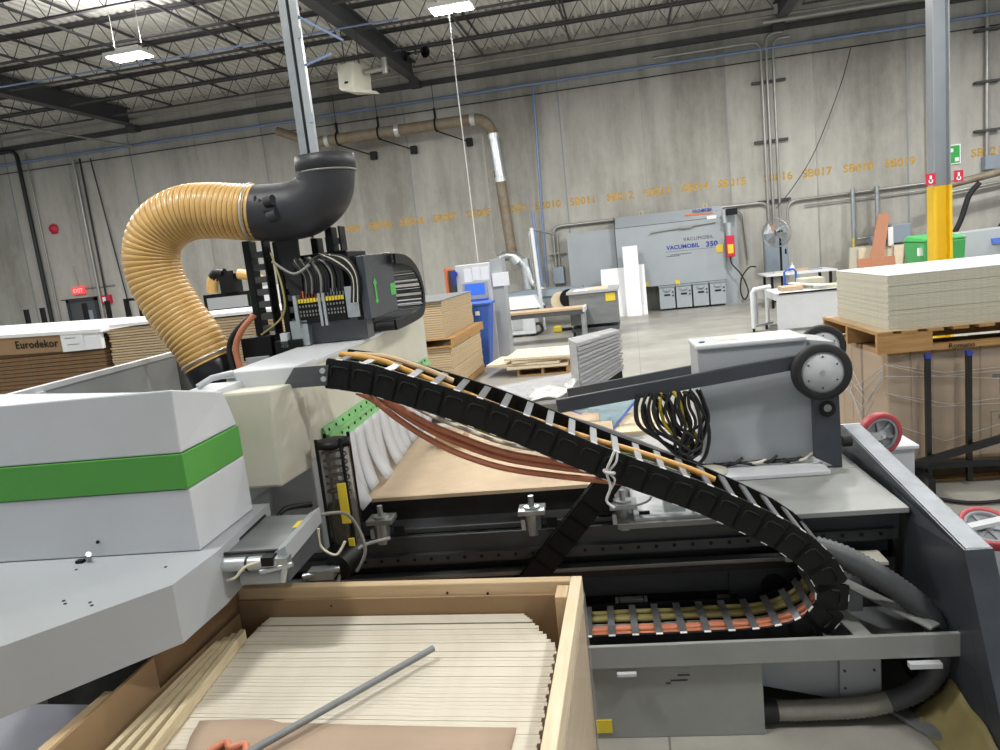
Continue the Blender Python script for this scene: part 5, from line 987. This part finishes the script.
line('tan_hose', 'tan hose next to the yellow one at the top end of the cable chain', inside(.046, 3.15, 0, 6, lambda t: .02 * sin(t * pi)), .013, 'pine')
line('green_wire', 'green cable leaving the top of the cable chain', inside(.04, 3.04, 1, 14, lambda t: -.08 * t), .009, 'wire_green')
# loose bundle under the chain
def loose(z, y, r, mt, lb, dz=0, a=0, grp=None, nm_='orange_hose'):
    B = [(-1.02, 1.60), (-.95, 1.555), (-.86, 1.47), (-.74, 1.38), (-.6, 1.30), (-.42, 1.225), (-.2, 1.17), (.02, 1.125), (.2, 1.085), (.36, 1.03)][a:]
    line(nm_, lb, spline([(x, y + .01 * sin(i), zz + z * (1 - abs(i / (len(B) - 1) - .45)) + dz) for i, (x, zz) in enumerate(B)], 6), r, mt, grp)
loose(-.02, 3.0, .014, 'hose_orange', 'lowest orange hose sagging below the cable chain'); loose(.02, 3.02, .013, 'hose_orange', 'orange hose of the middle pair sagging below the cable chain', grp='middle orange hoses'); loose(.035, 3.05, .013, 'hose_orange', 'orange hose of the middle pair sagging below the cable chain', grp='middle orange hoses')
loose(.06, 3.0, .014, 'hose_orange', 'upper orange hose sagging close under the cable chain'); loose(.0, 3.09, .012, 'hose_yellow', 'yellow hose sagging between the orange ones below the cable chain', nm_='yellow_hose')
for k, (mt, lb) in enumerate((('wire_cream', 'cream cable below the chain, just above the orange hoses'), ('hose_olive', 'olive cable below the chain beside the cream one'), ('wire_black', 'black cable below the chain'), ('wire_grey', 'grey cable below the chain'), ('wire_green', 'green cable hugging the underside of the chain'))):
    loose(.085 + .017 * k, 3.06 + .02 * (k % 3), .006 if k else .009, mt, lb, nm_='cable')
rp = MB('rope_white'); rp.tube(spline([(.05, 2.915, 1.27), (.03, 2.91, 1.23), (.01, 2.92, 1.18), (.02, 2.93, 1.11), (.0, 2.94, 1.05), (.03, 2.93, 1.02)], 5), .006, 6).tube(spline([(.06, 2.915, 1.26), (.05, 2.91, 1.22), (.02, 2.92, 1.18), (.04, 2.93, 1.14), (.015, 2.94, 1.09)], 5), .005, 6).tube(spline([(.0, 2.93, 1.185), (.01, 2.915, 1.18), (.03, 2.915, 1.175), (.04, 2.93, 1.17)], 4), .008, 6)
solo('tie_rope', 'white rope tying the hose bundle to the cable chain', 'rope', rp, (.03, 2.92, 1.15), MF)
hc = thing('energy_chain', 'short black cable chain slanting down behind the big loop to the tray', 'chain', (-.15, 3.24, .6), MF)
chain(hc, 'y', [(.04, 1.06), (-.1, .9), (-.24, .74), (-.36, .6), (-.5, .45)], 3.225, 3.275, .11, .09, 'black_rubber', 'black_plastic', False)
gh = thing('suction_hose', 'thick grey ribbed hose bending round under the tray end', 'hose', (1.2, 2.97, .05), MF)
P = resample(spline([(.85, 3.06, .74), (.97, 3.02, .70), (1.14, 2.99, .585), (1.27, 2.97, .45), (1.31, 2.96, .29), (1.22, 2.95, .15), (1.03, 2.95, .075), (.8, 2.95, .062), (.62, 2.95, .062)], 10), .0105)
k0 = int(len(P) * .68)
part(gh, 'dark_hose', MB('hose_grey').tube(P[:k0 + 1], [.049 - .009 * i / k0 + .006 * (i % 2) for i in range(k0 + 1)], 14)); part(gh, 'pale_hose', MB('hose_pale').tube(P[k0:], [.039 + .005 * (i % 2) for i in range(len(P) - k0)], 14), label='pale hose end'); part(gh, 'end_cuff', MB('black_rubber').cyl((.58, 2.95, .062), (.64, 2.95, .062), .05))

# ---- guard plate at the bed end
gd = thing('guard_plate', 'heavy dark steel guard plate sloping at the end of the router bed', 'guard', (1.4, 3.2, 0), MF)
pl = MB('plate_dark'); x0, x1 = 1.335, 1.44
pf = [(4.2, .957), (2.83, .80), (2.45, 0), (4.2, 0)]
pl.prism([(x0, y, z) for y, z in pf], (x1 - x0, 0, 0)); part(gd, 'plate', pl, .012)
part(gd, 'top_edge', MB('plate_edge').hexa([(x0 + .008, 2.835, .802), (x1 - .008, 2.835, .802), (x1 - .008, 4.19, .956), (x0 + .008, 4.19, .956)], [(x0 + .008, 2.84, .806), (x1 - .008, 2.84, .806), (x1 - .008, 4.19, .96), (x0 + .008, 4.19, .96)]), label='paler top edge')  # strip in a lighter grey than the plate below it
part(gd, 'stiffener', MB('plate_dark').hexa([(1.3, 3.3, 0), (x0, 2.6, 0), (x0, 3.5, 0), (x0 - .001, 3.5, 0)], [(1.31, 3.28, .76), (x0, 2.86, .79), (x0, 3.5, .83), (x0 - .001, 3.5, .83)]))
solo('yellow_cloth', 'yellowish film lying crumpled on the floor below the guard plate', 'film', MB('cloth_olive').grid(lambda u, w: V(1.2 + .13 * u, 2.98 - .5 * w + .03 * sin(5 * u), .02 + .2 * u * u * (1 - .5 * w) + .012 * sin(14 * w)), 8, 14), (1.2, 2.7, .02), MF, solid=.004)

# ---- console lying on the bed
cs = thing('control_console', 'pale grey box console with dark arms and round wheels standing on the router bed', 'console', (.8, 4.1, .82), MF)
part(cs, 'body', MB('machine_grey').box(.545, 1.125, 3.95, 4.25, .86, 1.49), .006)
part(cs, 'lid', MB('machine_white').box(.537, 1.1, 3.935, 4.26, 1.49, 1.515), .008); part(cs, 'lid_button', MB('ink_dark').cyl((.585, 4.05, 1.515), (.585, 4.05, 1.52), .016, n=14)); part(cs, 'lid_label', MB('machine_cream').box(.66, .78, 4.05, 4.15, 1.515, 1.517))
part(cs, 'side_wing', MB('machine_grey').hexa([(1.1, 3.95, 1.42), (1.25, 3.95, 1.42), (1.25, 4.25, 1.42), (1.1, 4.25, 1.42)], [(1.1, 3.95, 1.495), (1.24, 3.95, 1.47), (1.24, 4.25, 1.47), (1.1, 4.25, 1.495)]))
part(cs, 'base_plate', MB('machine_white').box(.5, 1.14, 3.75, 4.6, .822, .845), .004)
cg_ = MB('black_rubber'); random.seed(5)
for k in range(9): cg_.m('wire_black' if k % 4 else 'wire_cream').tube(spline([(.53 + .06 * k, 3.93, .855 + .01 * (k % 2)), (.57 + .06 * k, 3.9, .865), (.62 + .06 * k, 3.92, .85 + .02 * (k % 3))], 4), .009, 6)
part(cs, 'base_cables', cg_); part(cs, 'base_block', MB('black_plastic').box(.56, 1.1, 3.98, 4.25, .845, .861))
for i, (y, x0, z0) in enumerate(((3.87, -.22, 1.267), (4.95, -.2, 1.115))):
    a = part(cs, 'arm', MB('slate').bar((x0, y, z0), (1.15 + .3 * i, y, z0 + (1.15 + .3 * i - x0) * .104), .03, .074), .004, label='dark steel arm' if i == 0 else None)
    w = part(cs, 'wheel', MB('black_rubber').lathe([(.105, -.03), (.137, -.032), (.145, -.02), (.145, .02), (.137, .032), (.105, .03)], (1.128 + i * .33, y - .06, 1.347 - .055 * i), (0, 1, 0), 40), label='black tyred wheel with a pale disc')
    part(w, 'disc', MB('disc_white').lathe([(0, -.024), (.108, -.024), (.108, .024), (0, .024)], (1.128 + i * .33, y - .06, 1.347 - .055 * i), (0, 1, 0), 36))
    bt_ = MB('ink_dark')
    for k in range(6): bt_.cyl((1.128 + i * .33 + .08 * cos(k * pi / 3 + .5), y - .087, 1.347 - .055 * i + .08 * sin(k * pi / 3 + .5)), (1.128 + i * .33 + .08 * cos(k * pi / 3 + .5), y - .08, 1.347 - .055 * i + .08 * sin(k * pi / 3 + .5)), .005, n=6)
    bt_.m('galv').cyl((1.128 + i * .33, y - .09, 1.347 - .055 * i), (1.128 + i * .33, y - .08, 1.347 - .055 * i), .012, n=10); part(w, 'bolts', bt_)
po = part(cs, 'post', MB('slate').prism([(1.1, 3.86, 1.3), (1.225, 3.86, 1.3), (1.23, 3.86, .823), (1.205, 3.86, .823), (1.1, 3.86, .88)], (0, .05, 0)), 0, label='dark slanted post')
part(po, 'socket', MB('black_void').cyl((1.165, 3.852, 1.14), (1.165, 3.87, 1.14), .042, n=18).m('bed_steel').cyl((1.165, 3.85, 1.145), (1.165, 3.868, 1.145), .02, n=12)); part(po, 'stop_pin', MB('black_rubber').cyl((1.245, 3.9, .95), (1.29, 3.9, .95), .03, n=12))
cc_ = MB('black_rubber'); random.seed(9)
for k in range(13):
    xt = .24 + .022 * k + .01 * random.uniform(-1, 1); w_ = .03 + .05 * random.random(); zb = .925 + .12 * random.random(); xb = .41 + .06 * random.random(); yy = 3.85 - .012 * (k % 5)
    loop = [(xt - .03, yy, 1.3), (xt - w_, yy - .01, 1.22), (xt - w_ * .9 + .02, yy - .02, 1.12), (xb - .04, yy - .02, zb + .03), (xb, yy - .01, zb), (xb + .05, yy, zb + .04), (xt + w_ * 1.1 + .03, yy, 1.13), (xt + w_ + .02, yy + .005, 1.23), (xt + .03, yy + .01, 1.3)]
    cc_.m('wire_black' if k != 6 else 'yellow_label').tube(spline(loop, 5), .0085, 6)
cc_.m('wire_black').tube(spline([(.24, 3.83, 1.25), (.26, 3.82, 1.12), (.38, 3.82, .98), (.5, 3.84, .9), (.56, 3.86, .88)], 6), .01, 6).tube(spline([(.5, 3.83, 1.27), (.56, 3.83, 1.1), (.54, 3.84, .95), (.48, 3.85, .88)], 6), .01, 6).tube(spline([(.36, 3.82, 1.0), (.44, 3.82, .92), (.52, 3.84, .86)], 5), .012, 6)
solo('cable_coil', 'coil of black cable hanging from the dark console arm', 'cable', cc_, (.38, 3.85, 1.1), MF)
rbh = thing('ribbed_hose', 'grey ribbed hose lying behind the big cable chain on the bed', 'hose', (.1, 4.2, .9), MF)
P = resample(spline([(-.75, 4.4, 1.08), (-.45, 4.3, 1.12), (-.2, 4.2, 1.09), (.03, 4.12, 1.02), (.28, 4.02, .92), (.40, 3.93, .875), (.45, 3.88, .868)], 10), .007)
part(rbh, 'hose', MB('hose_grey').tube(P, [.043 + .003 * (i % 2) for i in range(len(P))], 12))
solo('round_plate', 'pale round plate on the bed in front of the cable coil', 'plate', MB('table_grey').m('machine_cream').lathe([(0, .925), (.085, .925), (.085, .94), (0, .94)], (.52, 3.6, 0), (0, 0, 1), 28).cyl((.52, 3.6, .82), (.52, 3.6, .925), .03), (.52, 3.6, .82), MF)
solo('pale_board', 'pale wooden board lying on the bed behind the cable coil', 'board', MB('pine_pale').box(.08, .48, 4.62, 5.15, .87, .9), (.2, 4.8, .87), MF)
solo('grey_board', 'grey edged board lying under the pale wooden one on the bed', 'board', MB('box_grey').m('table_grey').box(.05, .55, 4.45, 5.2, .835, .87), (.2, 4.8, .835), MF)
solo('glass_sheet', 'small bluish glass sheet lying corner forward on the bed', 'glass', MB('glass_blue').prism([(.08, 4.7, .9), (.27, 5.25, .96), (.02, 5.75, 1.0), (-.2, 5.2, .94)], (0, 0, .008)).m('bin_blue').bar((.08, 4.7, .905), (.27, 5.25, .965), .012, .012).bar((.08, 4.7, .905), (-.2, 5.2, .945), .012, .012), (.05, 5, .9), MF)
solo('film_sheet', 'crumpled grey film spread on the bed behind the ribbed hose', 'film', MB('film_sheet').grid(lambda u, w: V(-.75 + 1.45 * u, 4.2 + .75 * w + .04 * sin(7 * u), .86 + .03 * sin(9 * u + 5 * w) * sin(7 * w) + .02 * u), 24, 14), (0, 4.5, .85), MF, solid=.003)
solo('brown_sheet', 'brown paper sheet lying on the film behind the ribbed hose', 'paper', MB('mdf').grid(lambda u, w: V(-.75 + .75 * u, 4.7 + .5 * w, .93 + .01 * sin(6 * u + 3 * w)), 8, 6), (-.5, 4.9, .92), MF, solid=.004)
# ================================================================ THE CRATE (world frame)
cr = thing('timber_crate', 'open pine crate lined with cardboard, full of pale boards', 'crate', (-.93, 1.6, 0))
x0, x1, y0, y1, zt = -1.64, -.26, .70, 2.45, .95
part(cr, 'rear_rail', MB('pine').box(x0, x1 - .04, y1 - .04, y1, zt - .09, zt), .004)
part(cr, 'side_rail', MB('pine_y').m('pine_pale').box(x1 - .04, x1, y0, y1, zt - .09, zt), .004)
part(cr, 'side_rail', MB('pine_y').box(x0, x0 + .05, y0, 1.75, zt - .09, zt), .004)
part(cr, 'front_rail', MB('pine').box(x0, x1, y0 - .04, y0, zt - .09, zt), .004)
part(cr, 'corner_post', MB('pine_y').box(x1 - .085, x1 - .042, y1 - .14, y1 - .05, .1, zt - .01), .003); part(cr, 'corner_post', MB('pine_y').box(x0 + .002, x0 + .045, y1 - .14, y1 - .05, .1, zt - .02), .003)
part(cr, 'rear_liner', MB('cardboard').box(x0 + .02, x1 - .04, y1 - .055, y1 - .042, .1, zt - .045)); part(cr, 'side_liner', MB('cardboard').box(x1 - .055, x1 - .041, y0, y1 - .05, .1, zt - .1))
part(cr, 'side_liner', MB('cardboard').hexa([(x0 + .052, y0, .1), (x0 + .064, y0, .1), (x0 + .064, y1 - .06, .1), (x0 + .052, y1 - .06, .1)], [(x0 + .05, y0, zt - .01), (x0 + .062, y0, zt - .01), (x0 + .062, y1 - .06, zt + .03), (x0 + .05, y1 - .06, zt + .03)]))
part(cr, 'torn_flap', MB('cardboard_dark').grid(lambda u, w: V(x0 + .06 + .03 * w * sin(3 * u), 1.9 + .5 * u, .86 + .14 * w + .02 * sin(14 * u) * w), 14, 4), solid=.005)
part(cr, 'outer_wrap', MB('film').box(x1 + .002, x1 + .006, y0, y1 - .01, .15, zt - .06)); part(cr, 'side_boards', MB('pine_y').box(x1 - .04, x1, y0, y1, .1, zt - .1).m('pine_y').box(x0, x0 + .05, y0, y1, .1, zt - .1)); part(cr, 'rear_boards', MB('pine').box(x0, x1, y1 - .04, y1, .1, zt - .1)); part(cr, 'base', MB('pallet_wood').box(x0, x1, y0, y1, 0, .12))
part(cr, 'nail_holes', MB('ink_black').cyl((-1.3, y1 - .0405, .9), (-1.3, y1 - .045, .9), .004, n=6).cyl((-1.2, y1 - .056, .88), (-1.2, y1 - .058, .88), .004, n=6).cyl((-.75, y1 - .0405, .915), (-.75, y1 - .045, .915), .005, n=6).cyl((-.6, y1 - .0405, .91), (-.6, y1 - .045, .91), .005, n=6))
random.seed(4)
# the boards stand on edge, one behind the other
th = .0177; y = 2.372; n = 0; first = None
while y > .82:
    L0 = max(-1.455, -1.452 + (2.2 - y) * .12) + .003 * random.random()
    if n < 4: L1, top = -.47 + .012 * n, .84 + .002 * n
    else: L1, top = -.425 + .088 * min(1, (n - 4) / 8) + .004 * (n % 3), .8465 + .0022 * random.random()
    if n == 4: y -= .012
    if first is None: first = o_ = solo('crate_board', 'pale board standing on edge in the pine crate', 'board', MB('panel_edge').box(-.5, .5, 0, th - .0007, -.7, 0), (0, 0, 0), group='pale boards on edge in the crate')
    else: o_ = first.copy(); COL.objects.link(o_)
    o_.matrix_world = Matrix.Translation(((L0 + L1) / 2, y, top)) @ Matrix.Diagonal((L1 - L0, 1, 1, 1)); y -= th; n += 1
for k, (lb) in enumerate(('narrow strip board along the cardboard side of the crate, next to the boards', 'narrow strip board along the cardboard side of the crate, second from the boards', 'narrow strip board along the cardboard side of the crate, third from the boards', 'narrow strip board along the cardboard side of the crate, touching the liner')):
    xa = -1.474 - .0205 * k; xb = xa + 1.42 * (.12 - .036 * k); zt_ = .885 - .003 * k
    m_ = MB('panel_edge_y').hexa([(xa, 2.22 - .02 * k, .2), (xb, .8, .2), (xb + .019, .8, .2), (xa + .019, 2.22 - .02 * k, .2)][::-1], [(xa, 2.22 - .02 * k, zt_), (xb, .8, zt_), (xb + .019, .8, zt_), (xa + .019, 2.22 - .02 * k, zt_)][::-1])
    solo('crate_strip', lb, 'board', m_, (xa, 1.5, .2))
solo('cardboard_sheet', 'pinkish brown cardboard sheet lying on the panels in the crate', 'sheet', MB('cardboard_pink').grid(lambda u, w: V(-1.31 + .91 * u + (.03 * sin(11 * w) if u < .1 else 0), 1.0 + .745 * w + (.012 * sin(9 * u) if u < .25 and w > .9 else 0), .853 + .004 * sin(3 * u + 2 * w)), 24, 10), (-.9, 1.4, .852), solid=.004)
solo('metal_rod', 'thin grey rod lying across the panels in the crate', 'rod', MB('bed_grey').tube([(-1.35, 1.24, .878), (-1.09, 1.585, .882), (-.72, 2.085, .885)], .0105, 12), (-1, 1.6, .88))
orr = MB('hose_orange').tube(spline([(-1.22, 1.60, .868), (-1.19, 1.635, .872), (-1.16, 1.61, .874), (-1.13, 1.63, .872), (-1.11, 1.6, .868)], 5), .01, 8).tube(spline([(-1.24, 1.54, .868), (-1.18, 1.58, .872), (-1.14, 1.55, .87)], 5), .01, 8)
solo('orange_grip', 'small orange plastic grip beside the rod end on the cardboard sheet', 'grip', orr, (-1.13, 1.62, .865))
solo('foam_sheet', 'white foam sheet lying outside the crate below the grey skirt of the hood', 'sheet', MB('foam_white').box(-3.0, -1.93, .9, 2.05, .66, .70), (-2.4, 1.4, .66), bevel=.004)
ft_ = thing('floor_carton', 'low carton carrying the white foam sheet outside the crate', 'carton', (-2.4, 1.4, 0)); part(ft_, 'box', MB('cardboard').box(-2.95, -1.97, 1.0, 2.0, 0, .655)); part(ft_, 'tape', MB('cardboard_dark').box(-2.45, -2.35, .998, 2.002, .1, .657))
